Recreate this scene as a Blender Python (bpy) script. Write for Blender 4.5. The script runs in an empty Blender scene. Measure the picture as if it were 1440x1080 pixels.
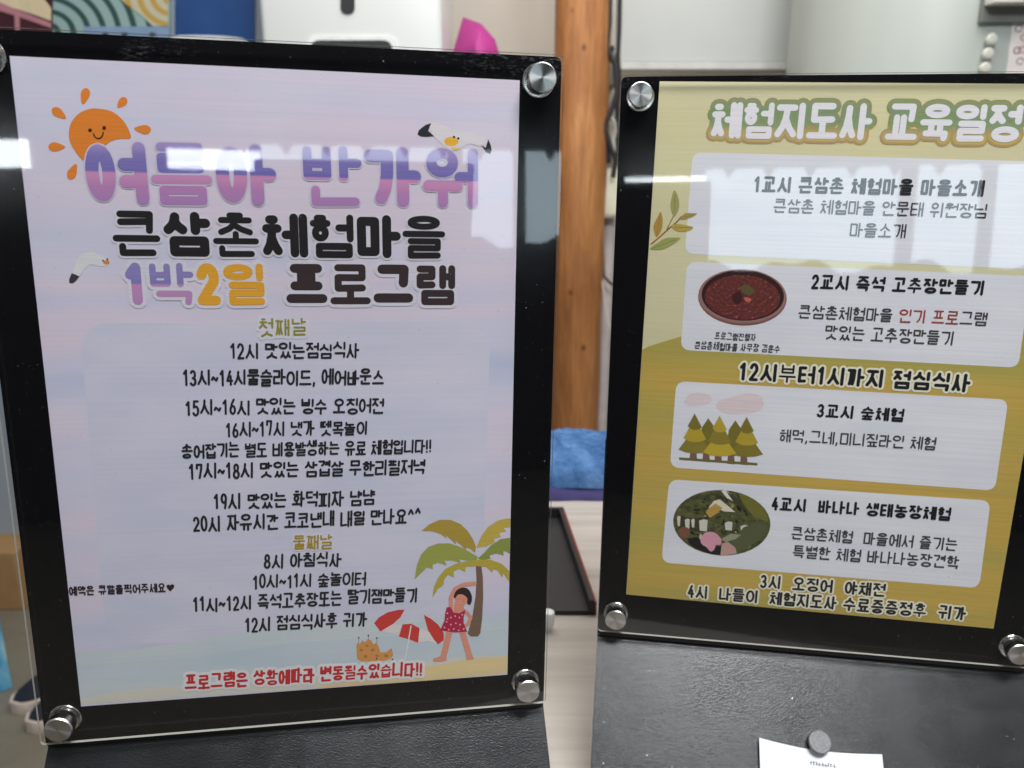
import bpy, bmesh, math, random
from mathutils import Matrix, Vector
random.seed(7)
C = bpy.context.scene
COL = C.collection

# ------------------------------------------------------------------ camera, world, lamps
FPX = 1100.0                       # focal length in photo pixels (photo 1440 x 1080)
PITCH = math.radians(15)
CAM = Vector((0, -0.42, 0.31))
cd = bpy.data.cameras.new('camera'); cam = bpy.data.objects.new('camera', cd); COL.objects.link(cam)
cam.location = CAM; cam.rotation_euler = (math.pi/2 - PITCH, 0, 0)
cd.sensor_width = 36; cd.lens = FPX/1440*36; cd.clip_start = 0.01; cd.clip_end = 60
cd.dof.use_dof = True; cd.dof.focus_distance = 0.385; cd.dof.aperture_fstop = 12.0
C.camera = cam

W = bpy.data.worlds.new('World'); C.world = W; W.use_nodes = True
W.node_tree.nodes['Background'].inputs['Color'].default_value = (0.95, 0.97, 1.0, 1)
W.node_tree.nodes['Background'].inputs['Strength'].default_value = 0.22

def area(name, loc, target, sx, sy, power, col):
    l = bpy.data.lights.new(name, 'AREA'); l.shape = 'RECTANGLE'; l.size = sx; l.size_y = sy
    l.energy = power; l.color = col
    o = bpy.data.objects.new(name, l); COL.objects.link(o); o.location = loc
    o.rotation_euler = (Vector(target)-Vector(loc)).to_track_quat('-Z', 'Y').to_euler()
    return o
# ceiling light panel above and a little in front of the signs, a second one over the back of the room
area('ceiling_lamp', (0.32, -0.64, 1.45), (0.10, 0.0, 0.1), 0.62, 0.30, 28, (0.97, 0.985, 1.0))
area('back_ceiling_lamp', (0.2, 0.75, 1.6), (0.2, 1.5, 0.2), 1.8, 0.8, 30, (1.0, 0.96, 0.9))
# daylight through the shop window behind the camera, a low wide opening and a transom strip
area('window_daylight', (0.60, -3.05, 0.48), (0.60, 0, 0.48), 1.30, 0.44, 7.6, (0.72, 0.90, 1.0))
area('transom_daylight', (-0.16, -3.05, 0.615), (-0.16, 0, 0.615), 0.46, 0.075, 1.6, (0.86, 0.95, 1.0))
area('side_daylight', (-1.05, -3.05, 0.625), (-1.05, 0, 0.625), 0.40, 0.10, 2.2, (0.88, 0.95, 1.0))

C.render.engine = 'CYCLES'
C.cycles.use_denoising = True
C.cycles.max_bounces = 8; C.cycles.transparent_max_bounces = 16
C.view_settings.view_transform = 'Standard'; C.view_settings.look = 'None'
C.view_settings.gamma = 1; C.view_settings.exposure = 0; C.view_settings.use_curve_mapping = False

# ------------------------------------------------------------------ helpers
def s2l(c):
    c = c/255.0
    return c/12.92 if c <= 0.04045 else ((c+0.055)/1.055)**2.4
def rgb(r, g, b): return (s2l(r), s2l(g), s2l(b), 1)

class NT:
    def __init__(s, name):
        s.m = bpy.data.materials.new(name); s.m.use_nodes = True
        s.t = s.m.node_tree; s.b = s.t.nodes['Principled BSDF']; s.out = s.t.nodes['Material Output']
    def n(s, typ, **kw):
        nd = s.t.nodes.new(typ)
        for k, v in kw.items(): setattr(nd, k, v)
        return nd
    def l(s, a, b): s.t.links.new(a, b)
    def coord(s, scale=(1, 1, 1), loc=(0, 0, 0), rot=(0, 0, 0), kind='Object'):
        tc = s.n('ShaderNodeTexCoord'); mp = s.n('ShaderNodeMapping')
        mp.inputs['Scale'].default_value = scale; mp.inputs['Location'].default_value = loc; mp.inputs['Rotation'].default_value = rot
        s.l(tc.outputs[kind], mp.inputs['Vector']); return mp.outputs['Vector']
    def noise(s, vec, scale, detail=3, rough=0.5, dist=0):
        nd = s.n('ShaderNodeTexNoise'); nd.inputs['Scale'].default_value = scale; nd.inputs['Detail'].default_value = detail
        nd.inputs['Roughness'].default_value = rough; nd.inputs['Distortion'].default_value = dist
        s.l(vec, nd.inputs['Vector']); return nd.outputs['Fac']
    def ramp(s, fac, stops, interp='LINEAR'):
        r = s.n('ShaderNodeValToRGB'); r.color_ramp.interpolation = interp
        e = r.color_ramp.elements
        while len(e) < len(stops): e.new(0.5)
        for k, (p, c) in enumerate(stops):
            e[k].position = p; e[k].color = c if not isinstance(c, (int, float)) else (c, c, c, 1)
        s.l(fac, r.inputs['Fac']); return r.outputs['Color']
    def mix(s, fac, a, b, typ='MIX'):
        m = s.n('ShaderNodeMix', data_type='RGBA', blend_type=typ)
        for sock, v in ((m.inputs[0], fac), (m.inputs[6], a), (m.inputs[7], b)):
            if hasattr(v, 'is_linked'): s.l(v, sock)
            else: sock.default_value = v
        return m.outputs[2]
    def math(s, op, a, b=0.0):
        m = s.n('ShaderNodeMath', operation=op)
        for k, v in enumerate((a, b)):
            if hasattr(v, 'is_linked'): s.l(v, m.inputs[k])
            else: m.inputs[k].default_value = v
        return m.outputs[0]
    def bump(s, h, strength=0.2, dist=0.001):
        b = s.n('ShaderNodeBump'); b.inputs['Strength'].default_value = strength; b.inputs['Distance'].default_value = dist
        s.l(h, b.inputs['Height']); s.l(b.outputs['Normal'], s.b.inputs['Normal'])
    def col(s, c):
        if hasattr(c, 'is_linked'): s.l(c, s.b.inputs['Base Color'])
        else: s.b.inputs['Base Color'].default_value = c
    def rough(s, r):
        if hasattr(r, 'is_linked'): s.l(r, s.b.inputs['Roughness'])
        else: s.b.inputs['Roughness'].default_value = r

def simple(name, c, rough=0.6, metal=0, var=0.08, vs=30, bump=0, bs=200):
    m = NT(name); v = m.coord(); f = m.noise(v, vs, 4)
    d = tuple(x*(1-var) for x in c[:3])+(1,); u = tuple(min(1, x*(1+var)) for x in c[:3])+(1,)
    m.col(m.ramp(f, [(0.3, d), (0.7, u)])); m.rough(rough); m.b.inputs['Metallic'].default_value = metal
    if bump: m.bump(m.noise(v, bs, 3), bump)
    return m.m
_ink = {}
def ink(r, g, b):
    """printed ink: matt, faint horizontal printer streaks"""
    k = (r, g, b)
    if k not in _ink:
        m = NT('printed_ink'); c = rgb(r, g, b)
        f = m.noise(m.coord((40, 1400, 1)), 1.0, 2)
        m.col(m.ramp(f, [(0.3, tuple(x*0.93 for x in c[:3])+(1,)), (0.7, tuple(min(1, x*1.06) for x in c[:3])+(1,))]))
        m.rough(0.65); m.b.inputs['Specular IOR Level'].default_value = 0.25
        _ink[k] = m.m
    return _ink[k]

def mesh_obj(name, verts, faces, mats, parent=None, midx=None, smooth=False):
    me = bpy.data.meshes.new(name); me.from_pydata([tuple(v) for v in verts], [], faces)
    for m in (mats if isinstance(mats, (list, tuple)) else [mats]): me.materials.append(m)
    if midx: me.polygons.foreach_set('material_index', midx)
    if smooth: me.polygons.foreach_set('use_smooth', [True]*len(me.polygons))
    me.update()
    o = bpy.data.objects.new(name, me); COL.objects.link(o)
    if parent: o.parent = parent
    return o
def bm_obj(name, bm, mats, parent=None, smooth=False):
    me = bpy.data.meshes.new(name); bm.normal_update(); bm.to_mesh(me); bm.free()
    for m in (mats if isinstance(mats, (list, tuple)) else [mats]): me.materials.append(m)
    if smooth:
        for p in me.polygons: p.use_smooth = True
        try: me.set_sharp_from_angle(angle=math.radians(35))
        except Exception: pass
    o = bpy.data.objects.new(name, me); COL.objects.link(o)
    if parent: o.parent = parent
    return o
def tag(o, label, cat, group=None):
    o['label'] = label; o['category'] = cat
    if group: o['group'] = group
    return o
def struct(o): o['kind'] = 'structure'; return o
def empty(name, mat, label, cat, group=None):
    o = bpy.data.objects.new(name, None); COL.objects.link(o); o.matrix_world = mat; o.empty_display_size = 0.02
    return tag(o, label, cat, group)
def box_bm(x0, x1, y0, y1, z0, z1, bev=0, seg=2, bm=None):
    bm = bm or bmesh.new()
    vs = [bm.verts.new(p) for p in ((x0,y0,z0),(x1,y0,z0),(x1,y1,z0),(x0,y1,z0),(x0,y0,z1),(x1,y0,z1),(x1,y1,z1),(x0,y1,z1))]
    fs = [bm.faces.new([vs[i] for i in f]) for f in ((3,2,1,0),(4,5,6,7),(0,1,5,4),(1,2,6,5),(2,3,7,6),(3,0,4,7))]
    if bev:
        es = list({e for f in fs for e in f.edges})
        bmesh.ops.bevel(bm, geom=es, offset=bev, segments=seg, profile=0.5, affect='EDGES')
    return bm
def lathe_bm(prof, n=40, bm=None, center=(0, 0), cap=True):
    """profile [(r,z)...] turned about local z"""
    bm = bm or bmesh.new(); rings = []
    for r, z in prof:
        rings.append([bm.verts.new((center[0]+r*math.cos(2*math.pi*k/n), center[1]+r*math.sin(2*math.pi*k/n), z)) for k in range(n)])
    for a, b in zip(rings, rings[1:]):
        for k in range(n): bm.faces.new((a[k], a[(k+1) % n], b[(k+1) % n], b[k]))
    if cap:
        bm.faces.new(rings[0][::-1]); bm.faces.new(rings[-1])
    return bm
def tube_bm(pts, r, n=10, bm=None):
    bm = bm or bmesh.new(); pts = [Vector(p) for p in pts]; rings = []
    for i, p in enumerate(pts):
        d = (pts[min(i+1, len(pts)-1)]-pts[max(i-1, 0)]).normalized()
        a = d.orthogonal() if abs(d.x) > 0.9 else d.cross(Vector((1, 0, 0))); a.normalize(); b = d.cross(a)
        rr = r[i] if isinstance(r, (list, tuple)) else r
        rings.append([bm.verts.new(p+rr*(a*math.cos(2*math.pi*k/n)+b*math.sin(2*math.pi*k/n))) for k in range(n)])
    for a, b in zip(rings, rings[1:]):
        for k in range(n): bm.faces.new((a[k], a[(k+1) % n], b[(k+1) % n], b[k]))
    bm.faces.new(rings[0][::-1]); bm.faces.new(rings[-1])
    bmesh.ops.recalc_face_normals(bm, faces=bm.faces)
    return bm

Fv = Vector((0, math.cos(PITCH), -math.sin(PITCH))); Dv = Vector((0, -math.sin(PITCH), -math.cos(PITCH))); Xv = Vector((1, 0, 0))
def ray(u, v): return (Xv*((u-720)/FPX)+Dv*((v-540)/FPX)+Fv)
def at_y(u, v, y): d = ray(u, v); return CAM+d*((y-CAM.y)/d.y)          # where a sight line meets a wall at depth y
def at_z(u, v, z): d = ray(u, v); return CAM+d*((z-CAM.z)/d.z)

# measured poses of the two A4 sheets: rotation vector and offset (mm) in camera axes
def rodrigues(r):
    r = Vector(r); th = r.length
    return Matrix.Rotation(th, 3, r/th)
POSES = {'L': ((0.216387, -0.161121, 0.002668), (-203.808, -133.105, 317.297)),
         'R': ((0.205981, 0.139142, 0.044574), (78.822, -161.609, 417.677))}
M3 = Matrix((Xv, Dv, Fv)).transposed()
class Sheet:
    """paper axes: x right, y up (from the top left corner), z out of the paper; metres"""
    def __init__(s, key):
        rv, t = POSES[key]; R = M3 @ rodrigues(rv)
        s.o = CAM + (M3 @ Vector(t))/1000
        s.x = R.col[0].copy(); s.y = -R.col[1]; s.z = -R.col[2]
        s.mat = Matrix.Translation(s.o) @ Matrix((s.x, s.y, s.z)).transposed().to_4x4()
    def mm(s, u, v):
        d = ray(u, v); k = (s.o-CAM).dot(s.z)/d.dot(s.z); q = CAM+d*k-s.o
        return (q.dot(s.x)*1000, q.dot(s.y)*1000)
SL, SR = Sheet('L'), Sheet('R')
TABLE_Z = -0.05; FLOOR_Z = -0.79

# ------------------------------------------------------------------ materials of the place
def m_black_acrylic():
    m = NT('black_acrylic'); v = m.coord()
    sp = m.ramp(m.noise(v, 900, 1), [(0.74, 0.0), (0.80, 1.0)])
    m.col(m.mix(sp, (0.006, 0.006, 0.007, 1), (0.05, 0.05, 0.05, 1)))
    m.rough(m.ramp(m.noise(v, 14, 4), [(0.3, 0.07), (0.8, 0.2)])); m.b.inputs['Specular IOR Level'].default_value = 0.22; return m.m
def m_clear():
    m = NT('clear_acrylic'); t = m.t; t.nodes.remove(m.b)
    tr = m.n('ShaderNodeBsdfTransparent'); gl = m.n('ShaderNodeBsdfGlossy'); df = m.n('ShaderNodeBsdfDiffuse')
    v = m.coord()
    m.l(m.ramp(m.noise(v, 22, 5, 0.7), [(0.35, 0.012), (0.7, 0.036)]), gl.inputs['Roughness'])
    wob = m.n('ShaderNodeBump'); wob.inputs['Strength'].default_value = 0.05; wob.inputs['Distance'].default_value = 0.002
    m.l(m.noise(v, 9, 1), wob.inputs['Height']); m.l(wob.outputs['Normal'], gl.inputs['Normal'])
    fr = m.n('ShaderNodeFresnel'); fr.inputs['IOR'].default_value = 1.49
    geo = m.n('ShaderNodeNewGeometry'); front = m.math('SUBTRACT', 1.0, geo.outputs['Backfacing'])
    fac = m.math('MULTIPLY', m.math('MULTIPLY', fr.outputs['Fac'], 1.85), front)
    mx = m.n('ShaderNodeMixShader'); m.l(fac, mx.inputs[0]); m.l(tr.outputs[0], mx.inputs[1]); m.l(gl.outputs[0], mx.inputs[2])
    # dust specks and hairline scuffs on the sheet
    df.inputs['Color'].default_value = (0.75, 0.75, 0.75, 1)
    dust = m.ramp(m.noise(v, 620, 2), [(0.745, 0.0), (0.78, 0.55)])
    patch = m.ramp(m.noise(v, 16, 3), [(0.40, 0.0), (0.58, 1.0)])
    scr = m.ramp(m.noise(m.coord((30, 900, 1), rot=(0, 0, 0.5)), 1.0, 2), [(0.80, 0.0), (0.83, 0.25)])
    sx = m.n('ShaderNodeSeparateXYZ'); tc = m.n('ShaderNodeTexCoord'); m.l(tc.outputs['Object'], sx.inputs[0])
    mr = m.n('ShaderNodeMapRange'); m.l(sx.outputs['Y'], mr.inputs['Value']); mr.inputs['From Min'].default_value = 0.309; mr.inputs['From Max'].default_value = 0.3225
    scuff = m.math('MULTIPLY', m.math('MULTIPLY', mr.outputs['Result'], m.ramp(m.noise(m.coord((1, 3, 1)), 330, 4, 0.7), [(0.52, 0.0), (0.72, 0.22)])), m.ramp(m.noise(v, 13, 2), [(0.5, 0.0), (0.62, 1.0)]))
    dfac = m.math('MULTIPLY', m.math('ADD', scuff, m.math('ADD', m.math('MULTIPLY', dust, patch), m.math('MULTIPLY', scr, patch))), front)
    mx2 = m.n('ShaderNodeMixShader'); m.l(dfac, mx2.inputs[0]); m.l(mx.outputs[0], mx2.inputs[1]); m.l(df.outputs[0], mx2.inputs[2])
    m.l(mx2.outputs[0], m.out.inputs['Surface']); return m.m
def m_edge():
    m = NT('acrylic_cut_edge'); t = m.t; t.nodes.remove(m.b)
    tr = m.n('ShaderNodeBsdfTransparent'); df = m.n('ShaderNodeBsdfDiffuse'); gl = m.n('ShaderNodeBsdfGlossy')
    df.inputs['Color'].default_value = (0.9, 0.88, 0.78, 1); gl.inputs['Roughness'].default_value = 0.2
    a = m.n('ShaderNodeMixShader'); a.inputs[0].default_value = 0.4; m.l(df.outputs[0], a.inputs[1]); m.l(gl.outputs[0], a.inputs[2])
    b = m.n('ShaderNodeMixShader'); b.inputs[0].default_value = 0.8; m.l(tr.outputs[0], b.inputs[1]); m.l(a.outputs[0], b.inputs[2])
    m.l(b.outputs[0], m.out.inputs['Surface']); return m.m
def m_steel():
    m = NT('brushed_steel'); m.col((0.62, 0.61, 0.58, 1)); m.b.inputs['Metallic'].default_value = 1
    v = m.coord(); m.rough(m.ramp(m.noise(v, 400, 3), [(0.3, 0.16), (0.7, 0.3)]))
    return m.m
def m_cap():
    """turned face: radial fan of lighter and darker sectors from the lathe finish"""
    m = NT('turned_steel'); m.col((0.66, 0.65, 0.63, 1)); m.b.inputs['Metallic'].default_value = 1
    m.rough(0.27); m.b.inputs['Anisotropic'].default_value = 0.85
    tg = m.n('ShaderNodeTangent', direction_type='RADIAL', axis='Z'); m.l(tg.outputs[0], m.b.inputs['Tangent'])
    return m.m
def m_base():
    m = NT('black_powder_coated_steel'); v = m.coord()
    blot = m.noise(v, 26, 5, 0.62); fine = m.noise(v, 1500, 3, 0.6)
    m.col(m.ramp(blot, [(0.35, (0.004, 0.005, 0.006, 1)), (0.75, (0.012, 0.014, 0.016, 1))]))
    spk = m.ramp(m.noise(v, 430, 1), [(0.795, 0.0), (0.83, 1.0)])
    scr = m.ramp(m.noise(m.coord((60, 1100, 1), rot=(0, 0, -0.5)), 1.0, 1), [(0.80, 0.0), (0.84, 0.35)])
    base = m.b.inputs['Base Color'].links[0].from_socket
    m.l(m.mix(m.math('MAXIMUM', spk, scr), base, (0.3, 0.31, 0.31, 1)), m.b.inputs['Base Color'])
    m.rough(m.ramp(m.noise(v, 55, 5, 0.65), [(0.3, 0.19), (0.7, 0.26)]))
    m.b.inputs['Specular IOR Level'].default_value = 0.85
    m.bump(fine, 0.5, 0.00022); return m.m
BLACK, CLEAR, EDGE, STEEL, CAPM, BASEM = m_black_acrylic(), m_clear(), m_edge(), m_steel(), m_cap(), m_base()
def m_table():
    m = NT('grey_oak_laminate')
    g1 = m.noise(m.coord((1.2, 26, 1)), 1.6, 6, 0.6, 0.4); g2 = m.noise(m.coord((6, 160, 1)), 1.0, 3)
    c = m.ramp(g1, [(0.25, rgb(156, 149, 141)), (0.5, rgb(178, 170, 162)), (0.75, rgb(194, 187, 179))])
    m.col(m.mix(m.math('MULTIPLY', g2, 0.35), c, rgb(112, 103, 95))); m.rough(0.42); m.bump(g2, 0.08); return m.m
def m_pillar():
    m = NT('varnished_log'); v = m.coord((1, 1, 0.16))
    g = m.noise(v, 22, 6, 0.65, 1.2); blot = m.noise(m.coord((1, 1, 0.5)), 7, 4, 0.6)
    c = m.ramp(g, [(0.25, rgb(150, 98, 54)), (0.55, rgb(190, 130, 76)), (0.8, rgb(210, 154, 96))])
    c = m.mix(m.ramp(blot, [(0.42, 0.0), (0.72, 0.6)]), c, rgb(132, 78, 38))
    vo = m.n('ShaderNodeTexVoronoi'); m.l(m.coord((1, 1, 0.8), loc=(0.11, 0.05, 0.02)), vo.inputs['Vector']); vo.inputs['Scale'].default_value = 12
    c = m.mix(m.ramp(vo.outputs['Distance'], [(0.05, 0.85), (0.11, 0.0)]), c, rgb(74, 44, 24))
    cr = m.noise(m.coord((1, 1, 0.04)), 60, 2); c = m.mix(m.ramp(cr, [(0.70, 0.0), (0.74, 0.6)]), c, rgb(86, 50, 26))
    fine = m.noise(m.coord((1, 1, 0.06)), 130, 4, 0.7); c = m.mix(m.ramp(fine, [(0.35, 0.45), (0.6, 0.0)]), c, rgb(112, 66, 32))
    m.col(c); m.rough(0.55); m.bump(g, 0.7, 0.008); return m.m
def m_wall(a, b):
    m = NT('painted_wall'); f = m.noise(m.coord((1, 1, 0.25)), 5, 5, 0.6)
    m.col(m.ramp(f, [(0.3, a), (0.7, b)])); m.rough(0.8); m.bump(m.noise(m.coord(), 150, 3), 0.05); return m.m

# ------------------------------------------------------------------ floor, walls, table
def quad_box(name, x0, x1, y0, y1, z0, z1, mat, parent=None, bev=0.0):
    """box with its origin at its base centre"""
    c = Vector(((x0+x1)/2, (y0+y1)/2, z0))
    o = bm_obj(name, box_bm(x0-c.x, x1-c.x, y0-c.y, y1-c.y, 0, z1-z0, bev), mat, parent, smooth=bool(bev))
    if parent is None: o.location = c
    else: o.location = c-parent.location
    return o
mf = NT('concrete_floor'); f1 = mf.noise(mf.coord(), 2.2, 6, 0.65); f2 = mf.noise(mf.coord(), 60, 3)
mf.col(mf.mix(mf.math('MULTIPLY', f2, 0.3), mf.ramp(f1, [(0.3, rgb(112, 104, 90)), (0.7, rgb(150, 141, 124))]), rgb(95, 88, 78))); mf.rough(0.55)
struct(mesh_obj('floor', [(-6, -6, FLOOR_Z), (6, -6, FLOOR_Z), (6, 5, FLOOR_Z), (-6, 5, FLOOR_Z)], [(0, 1, 2, 3)], mf.m))
struct(quad_box('wall', -4, 3.5, 2.2, 2.35, FLOOR_Z, 2.4, m_wall(rgb(212, 202, 190), rgb(226, 218, 208))))

tb = empty('table', Matrix.Translation((0.43, 0.5, FLOOR_Z)), 'table with grey wood grain laminate top under both sign holders', 'table')
TM = m_table()
bm_obj('tabletop', box_bm(-0.675, 0.67, -0.71, 0.08, TABLE_Z-FLOOR_Z-0.03, TABLE_Z-FLOOR_Z, 0.002), TM, tb)
for sx in (-0.6, 0.6):
    for sy in (-0.66, 0.02):
        bm_obj('leg', box_bm(sx-0.025, sx+0.025, sy-0.025, sy+0.025, 0, TABLE_Z-FLOOR_Z-0.03), simple('table_leg_steel', (0.05, 0.05, 0.05, 1), 0.4), tb)

# ------------------------------------------------------------------ stroke lettering (Hangul composed from its letters)
def ell(cx, cy, rx, ry, n=18): return [(cx+rx*math.sin(2*math.pi*k/n), cy+ry*math.cos(2*math.pi*k/n)) for k in range(n+1)]
def arc(cx, cy, rx, ry, a0, a1, n=10):
    return [(cx+rx*math.cos(math.radians(a0+(a1-a0)*k/n)), cy+ry*math.sin(math.radians(a0+(a1-a0)*k/n))) for k in range(n+1)]
CHO = 'ㄱㄲㄴㄷㄸㄹㅁㅂㅃㅅㅆㅇㅈㅉㅊㅋㅌㅍㅎ'
JUNG = 'ㅏㅐㅑㅒㅓㅔㅕㅖㅗㅘㅙㅚㅛㅜㅝㅞㅟㅠㅡㅢㅣ'
JONG = ['', 'ㄱ', 'ㄲ', 'ㄳ', 'ㄴ', 'ㄵ', 'ㄶ', 'ㄷ', 'ㄹ', 'ㄺ', 'ㄻ', 'ㄼ', 'ㄽ', 'ㄾ', 'ㄿ', 'ㅀ', 'ㅁ', 'ㅂ', 'ㅄ', 'ㅅ', 'ㅆ', 'ㅇ', 'ㅈ', 'ㅊ', 'ㅋ', 'ㅌ', 'ㅍ', 'ㅎ']
DBL = {'ㄲ': 'ㄱ', 'ㄸ': 'ㄷ', 'ㅃ': 'ㅂ', 'ㅆ': 'ㅅ', 'ㅉ': 'ㅈ'}
ROWS = {'ㄱ': 1, 'ㄴ': 1, 'ㄷ': 2, 'ㄹ': 3, 'ㅁ': 2.35, 'ㅂ': 2, 'ㅅ': 1.4, 'ㅇ': 2, 'ㅈ': 2.2, 'ㅊ': 3, 'ㅋ': 2, 'ㅌ': 3, 'ㅍ': 2, 'ㅎ': 3.4}
def cons(j, side):
    """strokes of a consonant in a unit box; side: standing left of a vertical vowel"""
    if j in DBL:
        a = cons(DBL[j], side)
        return [[(x*0.46, y) for x, y in s] for s in a]+[[(0.54+x*0.46, y) for x, y in s] for s in a]
    if j == 'ㄱ': return [[(0, 1), (1, 1), (0.97, 0.55), (0.84, 0.22), (0.6, 0)]] if side else [[(0, 1), (1, 1), (0.96, 0)]]
    if j == 'ㄴ': return [[(0, 1), (0, 0), (1, 0.04)]]
    if j == 'ㄷ': return [[(1, 1), (0, 1), (0, 0), (1, 0.03)]]
    if j == 'ㄹ': return [[(0, 1), (1, 1), (1, 0.52), (0, 0.52), (0, 0), (1, 0.02)]]
    if j == 'ㅁ': return [[(0, 1), (0, 0), (1, 0), (1, 1), (0, 1)]]
    if j == 'ㅂ': return [[(0, 1), (0, 0), (1, 0), (1, 1)], [(0, 0.5), (1, 0.5)]]
    if j == 'ㅅ': return [[(0.5, 1), (0.46, 0.68), (0.3, 0.32), (0, 0)], [(0.47, 0.62), (0.7, 0.25), (1, 0)]]
    if j == 'ㅇ': return [ell(0.5, 0.5, 0.5, 0.5)]
    if j == 'ㅈ': return [[(0.02, 1), (0.98, 1)], [(0.52, 1), (0.45, 0.6), (0.28, 0.28), (0, 0)], [(0.46, 0.58), (0.7, 0.25), (1, 0)]]
    if j == 'ㅊ': return [[(0.32, 1), (0.68, 1)], [(0.02, 0.72), (0.98, 0.72)], [(0.5, 0.72), (0.44, 0.45), (0.28, 0.2), (0, 0)], [(0.46, 0.42), (0.7, 0.18), (1, 0)]]
    if j == 'ㅋ': return cons('ㄱ', side)+[[(0, 0.52), (0.92, 0.56)]]
    if j == 'ㅌ': return cons('ㄷ', side)+[[(0, 0.5), (0.94, 0.5)]]
    if j == 'ㅍ': return [[(0, 1), (1, 1)], [(0, 0), (1, 0)], [(0.3, 1), (0.3, 0)], [(0.7, 1), (0.7, 0)]]
    if j == 'ㅎ': return [[(0.3, 1), (0.7, 1)], [(0, 0.74), (1, 0.74)], ell(0.5, 0.26, 0.36, 0.26)]
    return []
def vowel_v(j, y0, y1):
    """upright vowel at the right of its syllable"""
    h = y1-y0; m = y0+h*0.52; a = y0+h*0.68; b = y0+h*0.34
    one = lambda X: [(X, y1), (X, y0)]
    return {'ㅣ': [one(0.95)], 'ㅏ': [one(0.75), [(0.75, m), (1.03, m)]], 'ㅑ': [one(0.75), [(0.75, a), (1.03, a)], [(0.75, b), (1.03, b)]],
            'ㅓ': [one(1.0), [(1.0, m), (0.70, m)]], 'ㅕ': [one(1.0), [(1.0, a), (0.68, a)], [(1.0, b), (0.68, b)]],
            'ㅐ': [one(0.72), one(1.0), [(0.72, m), (1.0, m)]], 'ㅒ': [one(0.72), one(1.0), [(0.72, a), (1.0, a)], [(0.72, b), (1.0, b)]],
            'ㅔ': [one(0.78), one(1.03), [(0.78, m), (0.55, m)]], 'ㅖ': [one(0.78), one(1.03), [(0.78, a), (0.55, a)], [(0.78, b), (0.55, b)]]}[j]
def vowel_h(j, x0, x1, y0, y1):
    xm = (x0+x1)/2; w = x1-x0
    if j == 'ㅡ': return [[(x0, (y0+y1)/2), (x1, (y0+y1)/2)]]
    if j == 'ㅗ': return [[(x0, y0), (x1, y0)], [(xm, y0), (xm, y1)]]
    if j == 'ㅛ': return [[(x0, y0), (x1, y0)], [(xm-w*0.17, y0), (xm-w*0.17, y1)], [(xm+w*0.17, y0), (xm+w*0.17, y1)]]
    if j == 'ㅜ': return [[(x0, y1), (x1, y1)], [(xm, y1), (xm, y0)]]
    if j == 'ㅠ': return [[(x0, y1), (x1, y1)], [(xm-w*0.17, y1), (xm-w*0.17, y0)], [(xm+w*0.17, y1), (xm+w*0.17, y0)]]
CPX = {'ㅘ': 'ㅗㅏ', 'ㅙ': 'ㅗㅐ', 'ㅚ': 'ㅗㅣ', 'ㅝ': 'ㅜㅓ', 'ㅞ': 'ㅜㅔ', 'ㅟ': 'ㅜㅣ', 'ㅢ': 'ㅡㅣ'}
def put(strokes, x0, y0, x1, y1): return [[(x0+x*(x1-x0), y0+y*(y1-y0)) for x, y in s] for s in strokes]
VX = {'ㅣ': 0.66, 'ㅏ': 0.52, 'ㅑ': 0.52, 'ㅓ': 0.5, 'ㅕ': 0.46, 'ㅐ': 0.5, 'ㅒ': 0.5, 'ㅔ': 0.42, 'ㅖ': 0.42}
LN = {'ㄱ': 1.8, 'ㄴ': 1.8, 'ㄷ': 2, 'ㄹ': 3, 'ㅁ': 2, 'ㅂ': 2.7, 'ㅅ': 2.1, 'ㅇ': 2.1, 'ㅈ': 2.5, 'ㅊ': 3.3, 'ㅋ': 3.0, 'ㅌ': 3, 'ㅍ': 2.3, 'ㅎ': 3.5}
def lines(c): return LN[DBL.get(c, c)]
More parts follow.
